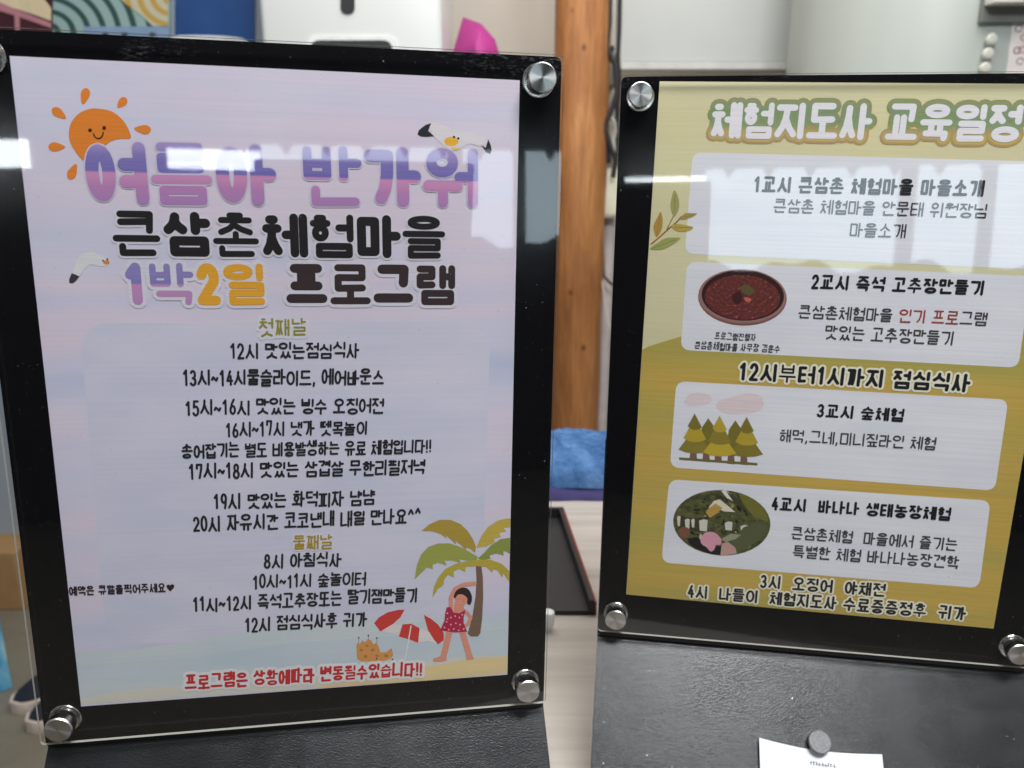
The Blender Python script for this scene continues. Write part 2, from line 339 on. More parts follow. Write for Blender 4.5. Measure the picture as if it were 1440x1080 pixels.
def syllable(ch, heavy=False):
    """strokes in a unit box and the pitch between its closest parallel strokes; heights shared out by how many bars each letter has"""
    i = ord(ch)-0xAC00; L = CHO[i//588]; V = JUNG[(i % 588)//28]; T = JONG[i % 28]; S = []
    nT = lines(T) if T else 0
    vx = VX[V]*(0.78 if heavy and V in 'ㅏㅑㅓㅕㅐㅒㅔㅖ' else 1.0) if V in VX else 0
    bq = 0.72 if 'ㅂ' in (DBL.get(L, L), T) else 1.0
    if V in 'ㅗㅛㅜㅠㅡ':
        up = {'ㅡ': 1.0, 'ㅗ': 1.25, 'ㅛ': 1.25, 'ㅜ': 1.0, 'ㅠ': 1.0}[V]; dn = {'ㅡ': 1.0, 'ㅗ': 1.0, 'ㅛ': 1.0, 'ㅜ': 1.35, 'ㅠ': 1.35}[V]
        nL = lines(L)
        if not T: nL *= 1.15; dn = {'ㅡ': 0.2, 'ㅗ': 0.1, 'ㅛ': 0.1, 'ㅜ': 1.6, 'ㅠ': 1.6}[V]; up *= 1.2
        N = (nL-1)+up+dn+(nT-1 if T else 0); p = 1/N
        yl = 1-(nL-1)*p; yb = yl-up*p; yt = yb-dn*p
        S += put(cons(L, False), 0.14, yl, 0.86, 1)
        if L in 'ㄱㅋ' and V in 'ㅗㅛ':
            for X in ((0.42,) if V == 'ㅗ' else (0.27, 0.54)): S += [[(X, yb), (X, yb+(up+0.15)*p)]]
            S += [[(0, yb), (1, yb)]]
        elif V in 'ㅗㅛ': S += vowel_h(V, 0, 1, yb, yl-0.25*p)
        elif V == 'ㅡ': S += [[(0, yb), (1, yb)]]
        else: S += vowel_h(V, 0, 1, yt+(0.35*p if T else 0), yb)
        if T: S += put(cons(T, False), 0.14, 0, 0.88, yt if V not in 'ㅜㅠ' else yt-0.15*p)
        return S, p*bq*(0.62 if L in 'ㄱㅋ' and V == 'ㅛ' else 1)
    p = 0.5/1.8
    if T:
        up = max(lines(L), 2.2); N = (up-1)+1.0+(nT-1); p = 1/N; ym = (nT-1)*p
    else: ym = 0
    if V in CPX:
        hv, vv = CPX[V]; y0 = ym+(1.0*p if T else 0.0); h = 1-y0
        if T: p = min(p, h/(lines(L)+0.9))
        else: p = min(p, 1/(lines(L)+1.2))
        yl = 1-(lines(L)-1)*p*(1.25 if not T else 1.0)
        S += put(cons(L, False), 0.08, yl, 0.56, 1)
        if hv == 'ㅗ': S += vowel_h(hv, 0, 0.66, y0+(0.12 if not T else 0.0), yl-0.2*p)
        elif hv == 'ㅜ': S += vowel_h(hv, 0, 0.66, y0, yl-1.0*p)
        else: S += [[(0, (y0+yl-p)/2), (0.66, (y0+yl-p)/2)]]
        S += vowel_v(vv, y0-(0.2*p if T else 0), 1)
        if T: S += put(cons(T, False), 0.16, 0, 0.95, ym)
        return S, p*0.92
    if T:
        S += put(cons(L, True), 0.02, ym+1.0*p, vx, 0.98)+vowel_v(V, ym+0.95*p, 1.0)
        S += put(cons(T, False), 0.16, 0, 0.97, ym)
        return S, p*bq
    S += put(cons(L, True), 0.02, 0.06, vx, 0.94)+vowel_v(V, 0.0, 1.0)
    return S, min(0.88/(max(lines(L), 2)-1)*0.75, 0.30 if V in 'ㅑㅕㅖㅒ' else 1)*bq
GL = {'0': [ell(0.5, 0.5, 0.5, 0.5)], '1': [[(0.12, 0.78), (0.6, 1), (0.6, 0)]],
      '2': [arc(0.5, 0.7, 0.45, 0.3, 165, -25)+[(0.05, 0), (1, 0)]],
      '3': [arc(0.45, 0.74, 0.42, 0.26, 150, -90, 8)+arc(0.45, 0.25, 0.5, 0.25, 90, -150, 8)],
      '4': [[(0.62, 1), (0.02, 0.3), (1, 0.3)], [(0.72, 0.62), (0.72, 0)]],
      '5': [[(0.9, 1), (0.2, 1), (0.12, 0.56)]+arc(0.45, 0.32, 0.5, 0.32, 110, -150, 9)],
      '6': [[(0.7, 1), (0.3, 0.7), (0.06, 0.3)], ell(0.5, 0.28, 0.44, 0.28)],
      '7': [[(0.05, 0.72), (0.05, 1), (0.95, 1), (0.85, 0.6), (0.55, 0)]],
      '8': [ell(0.5, 0.76, 0.36, 0.24), ell(0.5, 0.26, 0.48, 0.26)],
      '9': [ell(0.48, 0.7, 0.42, 0.3), [(0.9, 0.72), (0.84, 0.3), (0.7, 0)]],
      '~': [[(0, 0.38), (0.22, 0.56), (0.5, 0.45), (0.78, 0.32), (1, 0.5)]],
      ',': [[(0.6, 0.1), (0.3, -0.12)]], '!': [[(0.5, 1), (0.5, 0.34)], [(0.5, 0.05), (0.5, 0.04)]],
      '^': [[(0.05, 0.75), (0.5, 1.05), (0.95, 0.75)]], '.': [[(0.5, 0.03), (0.5, 0.02)]]}
ADV = {' ': 0.42, ',': 0.3, '!': 0.28, '~': 0.6, '^': 0.55, '1': 0.5, '.': 0.3}
DISC = [(math.cos(2*math.pi*k/12), math.sin(2*math.pi*k/12)) for k in range(12)]
class Ink:
    """flat rounded strokes and outlines gathered into one mesh"""
    def __init__(s): s.v = []; s.f = []; s.mi = []
    def poly(s, pts, z, mi=0):
        k = len(s.v); s.v += [(x/1000, y/1000, z/1000) for x, y in pts]
        area = sum(pts[i][0]*pts[(i+1) % len(pts)][1]-pts[(i+1) % len(pts)][0]*pts[i][1] for i in range(len(pts)))
        ids = list(range(k, k+len(pts))); s.f.append(ids if area > 0 else ids[::-1]); s.mi.append(mi)
    def stroke(s, pts, r, z, mi=0, dz=0.0022):
        for i, (x, y) in enumerate(pts):
            s.poly([(x+r*a, y+r*b) for a, b in DISC], z, mi); z += dz
            if i+1 < len(pts):
                x2, y2 = pts[i+1]; dx, dy = x2-x, y2-y; d = math.hypot(dx, dy)
                if d < 1e-6: continue
                nx, ny = -dy/d*r, dx/d*r
                s.poly([(x+nx, y+ny), (x-nx, y-ny), (x2-nx, y2-ny), (x2+nx, y2+ny)], z, mi); z += dz
        return z
    def build(s, name, mats, parent): return mesh_obj(name, s.v, s.f, mats, parent, s.mi)
def line_strokes(text, p0, p1, h, r, hand, sp=0.10):
    """strokes (mm) of a line whose middle runs from p0 to p1"""
    units = []; tot = 0
    for ch in text:
        a = ADV.get(ch, 0.56 if ch in GL else 1.0); units.append((ch, tot, a)); tot += a+(sp if ch != ' ' else 0.0)
    tot -= sp
    d = Vector((p1[0]-p0[0], p1[1]-p0[1])); wl = d.length; d.normalize(); n = Vector((-d.y, d.x)); k = wl/tot
    rnd = random.Random(text); out = []
    for ch, x, a in units:
        if ch == ' ': continue
        if ch in GL: S, pit = GL[ch], 0.6
        else: S, pit = syllable(ch, r > 0.08)
        rr = max(min(r, 0.42*pit/(1+0.8*pit)), r*(0.62 if r > 0.08 else 0.8))*h; w = a*k
        j = (lambda: rnd.uniform(-0.03, 0.03)) if hand else (lambda: 0.0)
        jy = rnd.uniform(-0.05, 0.05) if hand else 0; js = rnd.uniform(0.92, 1.04) if hand else 1
        strokes = []
        for s in S:
            q = []
            ox, oy = j(), j()
            for (sx, sy) in s:
                px = x*k+rr+(sx+ox)*(w-2*rr); py = (-0.5*h+rr)+(sy*js+oy+jy)*(h-2*rr)
                if hand: px += 0.05*(sy-0.5)*w
                q.append((p0[0]+d.x*px+n.x*py, p0[1]+d.y*px+n.y*py))
            strokes.append(q)
        out.append((strokes, rr))
    return out
def write(parent, sh, text, u0, v0, u1, v1, hpx, r, mats, hand=False, halo=None, halo_r=0.0, z=0.20, sp=0.10, pick=None, halos=None, name='text_line'):
    """one printed line; ends given where its middle line starts and stops"""
    p0, p1 = sh.mm(u0, v0), sh.mm(u1, v1); um, vm = (u0+u1)/2, (v0+v1)/2
    a, b = sh.mm(um, vm-hpx/2), sh.mm(um, vm+hpx/2); h = math.hypot(a[0]-b[0], a[1]-b[1])
    L = line_strokes(text, p0, p1, h, r, hand, sp); I = Ink(); t = [c for c in text if c != ' ']
    for k, (S, rr) in enumerate(L):
        zz = z
        for s in S: zz = I.stroke(s, rr, zz, pick(k) if pick else 0)
    o = I.build(name, mats, parent)
    for hr, hm, hz in (halos or ([(halo_r, halo, z-0.06)] if halo else [])):
        H = Ink()
        for k, (S, rr) in enumerate(L):
            zz = hz+(k % 2)*0.02
            for s in S: zz = H.stroke(s, rr+hr, zz, 0, 0.0004)
        H.build('outline', hm, o)
    return o
def smooth_closed(pts, n=4):
    out = []; m = len(pts)
    for i in range(m):
        p0, p1, p2, p3 = pts[i-1], pts[i], pts[(i+1) % m], pts[(i+2) % m]
        for k in range(n):
            t = k/n
            out.append(tuple(0.5*((2*p1[a])+(-p0[a]+p2[a])*t+(2*p0[a]-5*p1[a]+4*p2[a]-p3[a])*t*t+(-p0[a]+3*p1[a]-3*p2[a]+p3[a])*t**3) for a in (0, 1)))
    return out
def clamp_paper(pts): return [(min(209.9, max(0.1, x)), min(-0.1, max(-296.9, y))) for x, y in pts]
class Draw:
    """a printed drawing: flat coloured shapes, each a hair above the one before"""
    def __init__(s, sh, z): s.sh = sh; s.z = z; s.I = Ink(); s.mats = []
    def _m(s, c):
        m = c if not isinstance(c, tuple) else ink(*c)
        if m not in s.mats: s.mats.append(m)
        return s.mats.index(m)
    def poly(s, pts, c, sm=False):
        if sm: pts = smooth_closed(pts)
        s.I.poly(clamp_paper([s.sh.mm(*p) for p in pts]), s.z, s._m(c)); s.z += 0.004
    def ell(s, cx, cy, rx, ry, c, rot=0):
        ca, sa = math.cos(rot), math.sin(rot)
        s.poly([(cx+x*ca-y*sa, cy+x*sa+y*ca) for x, y in ell(0, 0, rx, ry, 36)[:-1]], c)
    def line(s, pts, w, c):
        q = [s.sh.mm(*p) for p in pts]; s.z = s.I.stroke(q, w*0.285/2, s.z, s._m(c))+0.003
    def build(s, name, parent): return s.I.build(name, s.mats, parent)
def rrect_px(p, rad, n=6):
    """rounded quadrilateral through four corner points"""
    out = []
    for i in range(4):
        a, b, c = Vector(p[i-1]), Vector(p[i]), Vector(p[(i+1) % 4])
        d1 = (a-b).normalized()*rad; d2 = (c-b).normalized()*rad
        for k in range(n+1):
            t = k/n; out.append(tuple(b+d1*(1-t)**2+d2*t*t))
    return out

# ------------------------------------------------------------------ the two sign holders
def rounded_rect(x0, x1, y0, y1, r, n=6):
    out = []
    for cx, cy, a0 in ((x1-r, y1-r, 0), (x0+r, y1-r, 90), (x0+r, y0+r, 180), (x1-r, y0+r, 270)):
        for k in range(n+1):
            a = math.radians(a0+90*k/n); out.append((cx+r*math.cos(a), cy+r*math.sin(a)))
    return out
def slab(pts, z0, z1):
    n = len(pts); v = [(x, y, z0) for x, y in pts]+[(x, y, z1) for x, y in pts]
    f = [list(range(n))[::-1], list(range(n, 2*n))]+[[k, (k+1) % n, n+(k+1) % n, n+k] for k in range(n)]
    return v, f
FW, FH = 0.248, 0.323
def sign_holder(sh, tlx, tly, rot, label):
    """tlx, tly: frame's top left corner in the paper's own axes (mm); rot: the paper sits a little crooked in it"""
    fm = sh.mat @ Matrix.Translation((tlx/1000, tly/1000, 0)) @ Matrix.Rotation(rot, 4, 'Z') @ Matrix.Translation((FW/2, -FH, 0))
    root = empty('sign_holder', fm, label, 'sign holder', 'acrylic sign holders standing on the table')
    rr = rounded_rect(-FW/2, FW/2, 0, FH, 0.002)
    v, f = slab(rounded_rect(-FW/2, FW/2, -0.0055, FH, 0.003), -0.0034, -0.0004); mesh_obj('back_panel', v, f, BLACK, root)
    v, f = slab(rr, 0.0034, 0.0050); mesh_obj('clear_sheet', v, f, [CLEAR, EDGE], root, [0, 0]+[1]*(len(f)-2))
    # bent steel base: upright strip behind the panel, then a foot sloping down to the table
    ang = math.radians(44); zup = fm.to_3x3() @ Vector((0, -math.cos(ang), math.sin(ang)))
    y0, zf = -0.0085, -0.0034
    pf = fm @ Vector((0, y0, zf)); ln = (pf.z-TABLE_Z-0.001)/-zup.z
    wd = FW/2+0.0005; th = 0.002; bm = bmesh.new()
    prof = [(0.12, zf-0.0003), (y0+0.004, zf-0.0003)]
    for k in range(1, 6):
        a = ang*k/6; prof.append((y0+0.004-0.004*math.sin(a)*1.3, zf-0.0003+0.004*(1-math.cos(a))*1.3))
    e = (prof[-1][0]-math.cos(ang)*ln, prof[-1][1]+math.sin(ang)*ln); prof.append(e)
    NX = 12; front = []; back = []
    for i, (y, z) in enumerate(prof):
        a = prof[max(i-1, 0)]; b = prof[min(i+1, len(prof)-1)]
        t = Vector((b[0]-a[0], b[1]-a[1])).normalized(); nrm = Vector((-t.y, t.x))      # behind / below
        front.append([bm.verts.new((-wd+2*wd*k/NX, y, z)) for k in range(NX+1)])
        back.append([bm.verts.new((-wd+2*wd*k/NX, y+nrm.x*th, z+nrm.y*th)) for k in range(NX+1)])
    for G, flip in ((front, 0), (back, 1)):
        for r0, r1 in zip(G, G[1:]):
            for k in range(NX):
                q = (r0[k], r1[k], r1[k+1], r0[k+1]); bm.faces.new(q[::-1] if flip else q)
    for k in (0, NX):
        for i in range(len(prof)-1): bm.faces.new((front[i][k], back[i][k], back[i+1][k], front[i+1][k]))
    for i in (0, len(prof)-1):
        for k in range(NX): bm.faces.new((front[i][k], front[i][k+1], back[i][k+1], back[i][k]))
    bmesh.ops.recalc_face_normals(bm, faces=bm.faces)
    bm_obj('base_plate', bm, BASEM, root, smooth=True)
    root['foot'] = [e[0], e[1]]
    for cx in (-FW/2+0.0105, FW/2-0.0105):
        for cy in (0.0105, FH-0.0105):
            s = bm_obj('standoff', lathe_bm([(0.0074, -0.0004), (0.0074, 0.0006), (0.0070, 0.0010), (0.0060, 0.0011), (0.0060, 0.0029)], 36), STEEL, root, smooth=True)
            s.location = (cx, cy, 0)
            c = bm_obj('cap', lathe_bm([(0.0060, 0.0051), (0.0064, 0.0053), (0.0064, 0.0092), (0.0059, 0.0098), (0.0002, 0.0098)], 40), CAPM, s, smooth=True)
    return root, fm, prof, ang
HL, fmL, profL, ang = sign_holder(SL, -19.0, 9.9, math.radians(0.2), 'black sign holder with clear acrylic front around the lavender summer programme sheet')
HR, fmR, profR, ang = sign_holder(SR, -20.3, 2.3, math.radians(0.8), 'black sign holder with clear acrylic front around the olive timetable sheet')

# ------------------------------------------------------------------ left sheet
def poster(name, sh, mat, label):
    root = empty(name, sh.mat, label, 'poster')
    v, f = slab([(0, -0.297), (0.210, -0.297), (0.210, 0), (0, 0)], -0.0003, 0.0)
    mesh_obj('paper', v, f, mat, root); return root
def m_lavender():
    m = NT('lavender_print')
    band = m.noise(m.coord((2.5, 24, 1), loc=(3, 2, 0)), 1.0, 3, 0.5); cl = m.noise(m.coord((1, 1.6, 1)), 14, 4)
    streak = m.noise(m.coord((4, 900, 1)), 1.0, 2)
    c = m.ramp(band, [(0.30, rgb(184, 193, 216)), (0.45, rgb(208, 206, 224)), (0.58, rgb(222, 207, 221)), (0.72, rgb(198, 201, 223))])
    c = m.mix(m.ramp(cl, [(0.45, 0.0), (0.75, 0.4)]), c, rgb(224, 219, 230))
    c = m.mix(m.ramp(streak, [(0.35, 0.17), (0.6, 0.0)]), c, rgb(190, 190, 208))
    m.col(c); m.rough(0.6); m.b.inputs['Specular IOR Level'].default_value = 0.3
    m.bump(m.noise(m.coord(), 18, 2), 0.1, 0.002); return m.m
def m_two_tone(stops, lo, hi):
    """print gradient down the lettering: local y from lo (bottom) to hi (top), mm"""
    m = NT('two_tone_ink'); tc = m.n('ShaderNodeTexCoord'); sx = m.n('ShaderNodeSeparateXYZ'); m.l(tc.outputs['Object'], sx.inputs[0])
    mr = m.n('ShaderNodeMapRange'); m.l(sx.outputs['Y'], mr.inputs['Value'])
    mr.inputs['From Min'].default_value = lo/1000; mr.inputs['From Max'].default_value = hi/1000
    c = m.ramp(mr.outputs['Result'], stops)
    st = m.noise(m.coord((14, 1300, 1)), 1.0, 2)
    m.col(m.mix(m.ramp(st, [(0.4, 0.22), (0.62, 0.0)]), c, rgb(170, 140, 190))); m.rough(0.65); return m.m
PL_ = poster('lavender_programme_sheet', SL, m_lavender(), 'lavender programme sheet with smiling sun, palm tree and handwritten schedule')
WH = ink(215, 212, 222); DK = ink(34, 31, 33)
d = Draw(SL, 0.03)
# pale rounded text panel, sea, sand
def m_soft(c1, c2):
    m = NT('watercolour_print'); f = m.noise(m.coord((1.2, 3, 1)), 16, 4); s_ = m.noise(m.coord((4, 800, 1)), 1.0, 2)
    m.col(m.mix(m.ramp(s_, [(0.4, 0.2), (0.6, 0.0)]), m.ramp(f, [(0.3, c1), (0.7, c2)]), rgb(190, 196, 206))); m.rough(0.6)
    m.b.inputs['Specular IOR Level'].default_value = 0.3; return m.m
d.poly(rrect_px([(112, 455), (690, 452), (676, 900), (150, 905)], 45), m_soft(rgb(203, 203, 221), rgb(218, 211, 225)))
d.build('text_panel', PL_)
d = Draw(SL, 0.06)
d.poly([(103, 917), (180, 915), (300, 896), (420, 880), (530, 872), (640, 868), (717.5, 866), (715.8, 946.5), (600, 958), (400, 970.5), (110.8, 991)], m_soft(rgb(196, 208, 212), rgb(210, 214, 214)))
d.poly([(105.5, 935), (260, 926), (400, 905), (560, 893), (717, 884), (716.4, 920), (500, 934), (300, 952), (108, 962)], m_soft(rgb(188, 203, 210), rgb(204, 212, 216)))
d.poly([(109.5, 982), (180, 970), (300, 962), (420, 956), (520, 936), (600, 930), (660, 924), (716.3, 921), (715.9, 946.3), (600, 957.5), (400, 970), (111, 990.5)], m_soft(rgb(208, 206, 200), rgb(224, 214, 190)))
d.poly([(440, 967.5), (520, 950), (600, 938), (660, 926), (716.2, 922), (715.9, 946), (600, 957.2)], m_soft(rgb(226, 196, 130), rgb(236, 212, 158)))
d.build('beach_drawing', PL_)
d = Draw(SL, 0.10)   # sun
d.poly([(97, 185), (101, 171), (112, 159), (127, 153), (141, 153), (158, 157), (172, 168), (180, 180), (184, 194), (171, 195), (160, 197), (150, 203), (146, 211), (143, 224), (130, 231), (116, 225), (104, 210), (98, 198)], (226, 132, 48), True)
for c, rot in (((119.5, 134.5), 0.25), ((171.5, 144.5), 0.75), ((82.5, 159), -0.95), ((201.5, 182), 1.66), ((79, 206.5), -1.55), ((102, 242), -2.7)):
    ca, sa = math.cos(rot), math.sin(rot)
    tear = [(0, 13), (-6, 1), (-5.5, -7), (0, -11), (5.5, -7), (6, 1)] if rot not in (0.75,) else [(0, 9), (-5.5, 1), (-5, -6), (0, -9), (5, -6), (5.5, 1)]
    ins = smooth_closed(tear[1:]+[tear[0]], 3)
    sgn = -1 if rot == 0.25 else 1
    d.poly([(c[0]+x*ca*1-y*sa, c[1]+x*sa+y*ca) for x, y in (ins if rot in (0.25, ) else [(a, b) for a, b in ins])] if rot in (0.25,) else
           [(c[0]+(x*ca-y*sa), c[1]+(x*sa+y*ca)) for x, y in ins], (226, 132, 48))
d.ell(126.8, 183.3, 2.8, 2.8, (70, 35, 18)); d.ell(146.6, 180, 2.8, 2.8, (70, 35, 18))
d.line([(131.5, 188), (133.5, 192.5), (137.5, 195.2), (141.5, 194.2), (144.5, 190.5), (145.3, 186.5)], 2.0, (70, 35, 18))
d.build('sun_drawing', PL_)
d = Draw(SL, 0.10)   # gull at right, gull at left
d.poly([(604, 173), (618, 174), (632, 180), (644, 184), (660, 186), (674, 190), (684, 198), (676, 206), (660, 202), (650, 208), (640, 212), (626, 206), (612, 194), (606, 186)], (222, 216, 218), True)
d.poly([(606.5, 173), (598, 176), (589, 183), (587, 189), (592, 192), (600, 192.5), (610.5, 191.5), (602, 184)], (44, 44, 48))
d.poly([(676.5, 203.5), (683, 208), (686.5, 196), (690, 204), (691.5, 212), (689, 216.5), (683.5, 214)], (44, 44, 48))
d.ell(634.5, 199, 10, 6.5, (236, 178, 60)); d.ell(638.5, 192.7, 1.7, 1.7, (40, 34, 34)); d.ell(644.5, 194.7, 1.7, 1.7, (40, 34, 34))
d.poly([(634, 207), (640, 208), (647, 208), (644, 211), (637, 212)], (222, 190, 110))
d.build('gull_drawing', PL_)
d = Draw(SL, 0.10)
d.poly([(108, 366), (118, 357), (130, 354), (146, 362), (152, 368), (150, 374), (138, 374), (126, 372), (118, 380), (112, 388), (101, 388), (105, 376)], (218, 217, 220), True)
d.poly([(101, 384), (112, 388.5), (107, 395), (102, 398.5), (97.5, 397.5), (97.5, 392)], (60, 58, 64))
d.ell(149.5, 369, 4.6, 3.0, (222, 132, 50)); d.ell(145, 366.5, 1.2, 1.4, (40, 34, 34)); d.ell(151, 364.6, 1.2, 1.4, (40, 34, 34))
d.build('gull_drawing', PL_)
# palm tree
d = Draw(SL, 0.11)
d.poly([(669, 796), (677, 796), (679, 812), (679.5, 840), (678, 870), (675.5, 890), (672, 895), (662, 895), (657.5, 891), (664, 868), (668.5, 840), (670, 815)], (122, 96, 80))
d.poly([(592.5, 746.5), (604, 737), (618, 731), (634, 731), (648, 737), (658, 747), (665, 758), (669.5, 769), (668, 777), (660, 771), (655, 770), (656, 775), (648, 766), (640, 760), (642, 766), (632, 757), (626, 752), (629, 758), (620, 751), (608, 747)], (176, 148, 62))
d.poly([(670, 770), (676, 755), (686, 741), (700, 732), (712, 729), (718.6, 729), (718.4, 741), (708, 742), (712, 747), (702, 749), (704, 755), (694, 757), (696, 762), (684, 768)], (196, 172, 76))
d.poly([(583, 815), (586, 795), (592, 780), (602, 769), (616, 764), (632, 764), (648, 769), (662, 777), (672, 783), (670, 788), (655, 788), (646, 786), (648, 792), (636, 788), (625, 788), (628, 795), (616, 791), (608, 794), (609, 800), (600, 798), (594, 804)], (158, 162, 80))
d.poly([(672, 785), (680, 778), (690, 767), (704, 758), (718.2, 756), (718, 778), (708, 774), (708, 781), (698, 778), (688, 781), (690, 785), (678, 788)], (142, 150, 72))
d.poly([(608, 840), (610, 826), (616, 812), (626, 800), (640, 793), (656, 789), (672, 787), (690, 787), (706, 793), (717.8, 803), (717.6, 818), (708, 806), (706, 812), (700, 802), (694, 800), (692, 805), (684, 797), (670, 796), (655, 797), (654, 804), (646, 800), (638, 803), (638, 812), (630, 808), (624, 816), (624, 822), (616, 828)], (184, 166, 66))
d.build('palm_tree_drawing', PL_)
# beach umbrella
d = Draw(SL, 0.11)
d.poly([(526, 876), (533, 868), (545, 861), (560, 857.5), (569, 857), (563, 868), (553, 877), (543, 883), (535, 888)], (206, 62, 56))
d.poly([(535, 888), (543, 883), (553, 877), (566, 879), (561, 893), (548, 890)], (224, 214, 210))
d.poly([(566, 878), (578, 877), (590, 883), (588, 904), (576, 899), (561, 895)], (206, 62, 56))
d.poly([(590, 883), (600, 887), (612, 894), (616, 900), (614, 906), (601, 901), (588, 904)], (226, 218, 214))
d.poly([(596, 864.5), (606, 870), (616, 878), (624, 890), (624, 900), (616, 906), (610, 899), (602, 886)], (206, 62, 56))
d.line([(578, 880), (574, 903), (570, 926)], 2.2, (230, 224, 222))
d.build('beach_umbrella_drawing', PL_)
# bathing girl
SK = (222, 148, 126)
d = Draw(SL, 0.15)
d.line([(634, 858), (634, 840), (640, 828), (652, 822), (667, 820.5)], 8.0, SK)
d.line([(656, 861), (662, 868), (658, 878), (652, 880)], 6.5, SK)
d.line([(632, 888), (628, 905), (623, 925)], 11.5, SK); d.line([(650, 888), (655, 905), (660, 922)], 11, SK)
d.poly([(627, 920), (618, 923), (609, 926), (609, 930), (622, 930), (628, 928)], SK); d.poly([(655, 919), (664, 922), (667, 926), (656, 928)], SK)
d.poly([(639, 846), (652, 848), (653, 858), (650, 864), (638, 862)], SK)
d.ell(649, 840, 9.5, 11, SK)
d.poly([(638, 838), (642, 830), (650, 826), (658, 828), (663, 836), (663.5, 844), (661, 850), (657, 848), (657, 841), (651, 836), (644, 836), (640, 841)], (52, 36, 36), True)
d.line([(651, 845), (653, 846.5)], 0.9, (160, 80, 70))
d.poly([(628, 854), (633, 853), (638, 861), (646, 862), (653, 858), (655, 856), (652, 868), (652, 876), (657, 888), (640, 889), (619, 886), (625, 872), (626, 862)], (176, 40, 72))
rd = random.Random(3)
for (x, y) in ((629, 862), (634, 868), (640, 866), (646, 868), (650, 864), (628, 874), (634, 878), (641, 876), (647, 878), (625, 882), (631, 885), (638, 884), (645, 886), (652, 884)): d.ell(x, y, 1.0, 1.2, (236, 180, 190))
d.build('girl_drawing', PL_)
# sandcastle
d = Draw(SL, 0.11)
d.poly([(502, 926), (501, 908), (503, 903), (506, 906), (509, 900), (513, 903), (517, 899), (522, 900), (525, 906), (529, 904), (532, 908), (535, 917), (543, 917), (551, 911), (553, 921), (549, 926), (540, 929), (520, 930), (508, 930)], (214, 150, 84))
for (x, y, r_) in ((508, 914, 2.6), (516, 908, 2.2), (524, 914, 2.8), (530, 922, 2.4), (543, 922, 3), (514, 923, 2.8)): d.ell(x, y, r_, r_*0.7, (186, 118, 58))
for (x, y) in ((504.5, 896.5), (518, 893.5), (530, 897), (529.5, 926), (552, 927)): d.ell(x, y, 1.1, 1.1, (66, 54, 50))
for (x, y, y2) in ((504.5, 897, 904), (518, 894, 900), (530, 897.5, 905)): d.line([(x, y), (x, y2)], 0.6, (90, 70, 60))
d.build('sandcastle_drawing', PL_)
# lettering
def two(u, v0, v1, s): a, b = s.mm(u, v1)[1], s.mm(u, v0)[1]; return a, b
ta, tb_ = two(400, 204, 292, SL)
TT = m_two_tone([(0.0, rgb(168, 126, 180)), (0.28, rgb(186, 128, 180)), (0.44, rgb(208, 142, 184)), (0.49, rgb(208, 140, 184)), (0.515, rgb(108, 104, 178)), (0.74, rgb(118, 112, 180)), (0.9, rgb(158, 142, 196)), (1.0, rgb(168, 150, 200))], ta, tb_)
write(PL_, SL, '여름아 반가워', 119, 243, 672, 251, 86, 0.106, TT, halo=ink(206, 200, 218), halo_r=0.6, z=0.24, sp=0.05)
write(PL_, SL, '큰삼촌체험마을', 158, 328, 626, 334, 62, 0.105, DK, halo=WH, halo_r=1.0, z=0.24, sp=0.06)
ta, tb_ = two(230, 371, 426, SL)
T2 = m_two_tone([(0.0, rgb(186, 134, 184)), (0.46, rgb(196, 140, 186)), (0.50, rgb(128, 122, 184)), (1.0, rgb(136, 130, 188))], ta, tb_)
write(PL_, SL, '1박2일 프로그램', 175, 399, 640, 401, 58, 0.115, [T2, ink(226, 164, 52), ink(58, 46, 48)], halo=WH, halo_r=1.6, z=0.24, sp=0.07, pick=lambda k: 0 if k < 2 else (1 if k < 4 else 2))
write(PL_, SL, '첫째날', 364, 460, 430, 459, 25, 0.055, ink(146, 140, 56), True, halo=WH, halo_r=1.6)
HB = ink(38, 36, 40)
for t, u0, v0, u1, v1, h in (
        ('12시 맛있는점심식사', 323, 494, 505, 492, 22), ('13시~14시물슬라이드, 에어바운스', 257, 531, 540, 530, 23),
        ('15시~16시 맛있는 빙수 오징어전', 260, 573, 540, 570, 22), ('16시~17시 냇가 뗏목놀이', 317, 604, 517, 601, 21),
        ('송어잡기는 별도 비용발생하는 유료 체험입니다!!', 255, 634, 607, 627, 21), ('17시~18시 맛있는 삼겹살 무한리필저녁', 265, 663, 598, 656, 22),
        ('19시 맛있는 화덕피자 냠냠', 300, 705, 527, 699, 22), ('20시 자유시간 코코낸내 내일 만나요^^', 271, 737, 592, 725, 22),
        ('8시 아침식사', 371, 789, 480, 786, 21), ('10시~11시 숲놀이터', 355, 818, 515, 813, 20),
        ('11시~12시 즉석고추장또는 딸기잼만들기', 271, 850, 587, 836, 21), ('12시 점심식사후 귀가', 344, 878, 516, 870, 21)):
    write(PL_, SL, t, u0, v0, u1, v1, h, 0.065, HB, True, sp=0.04)
write(PL_, SL, '둘째날', 412, 763, 467, 761, 21, 0.058, ink(166, 140, 50), True, halo=WH, halo_r=1.0)
write(PL_, SL, '프로그램은 상황에따라 변동될수있습니다!!', 260, 959, 594, 940, 21, 0.074, ink(196, 46, 50), True, halo=ink(226, 222, 222), halo_r=1.5, z=0.24, sp=0.05)
write(PL_, SL, '예약은 큐알을찍어주세요', 97, 831, 233, 826, 13, 0.07, ink(52, 26, 34), sp=0.06)
d = Draw(SL, 0.2)
d.poly([(239.5, 831.5), (235, 826.5), (234, 823.5), (236.5, 821.5), (239.3, 823), (242, 821), (245.2, 822.5), (244.8, 826)], (52, 26, 34)); d.build('heart_mark', PL_)

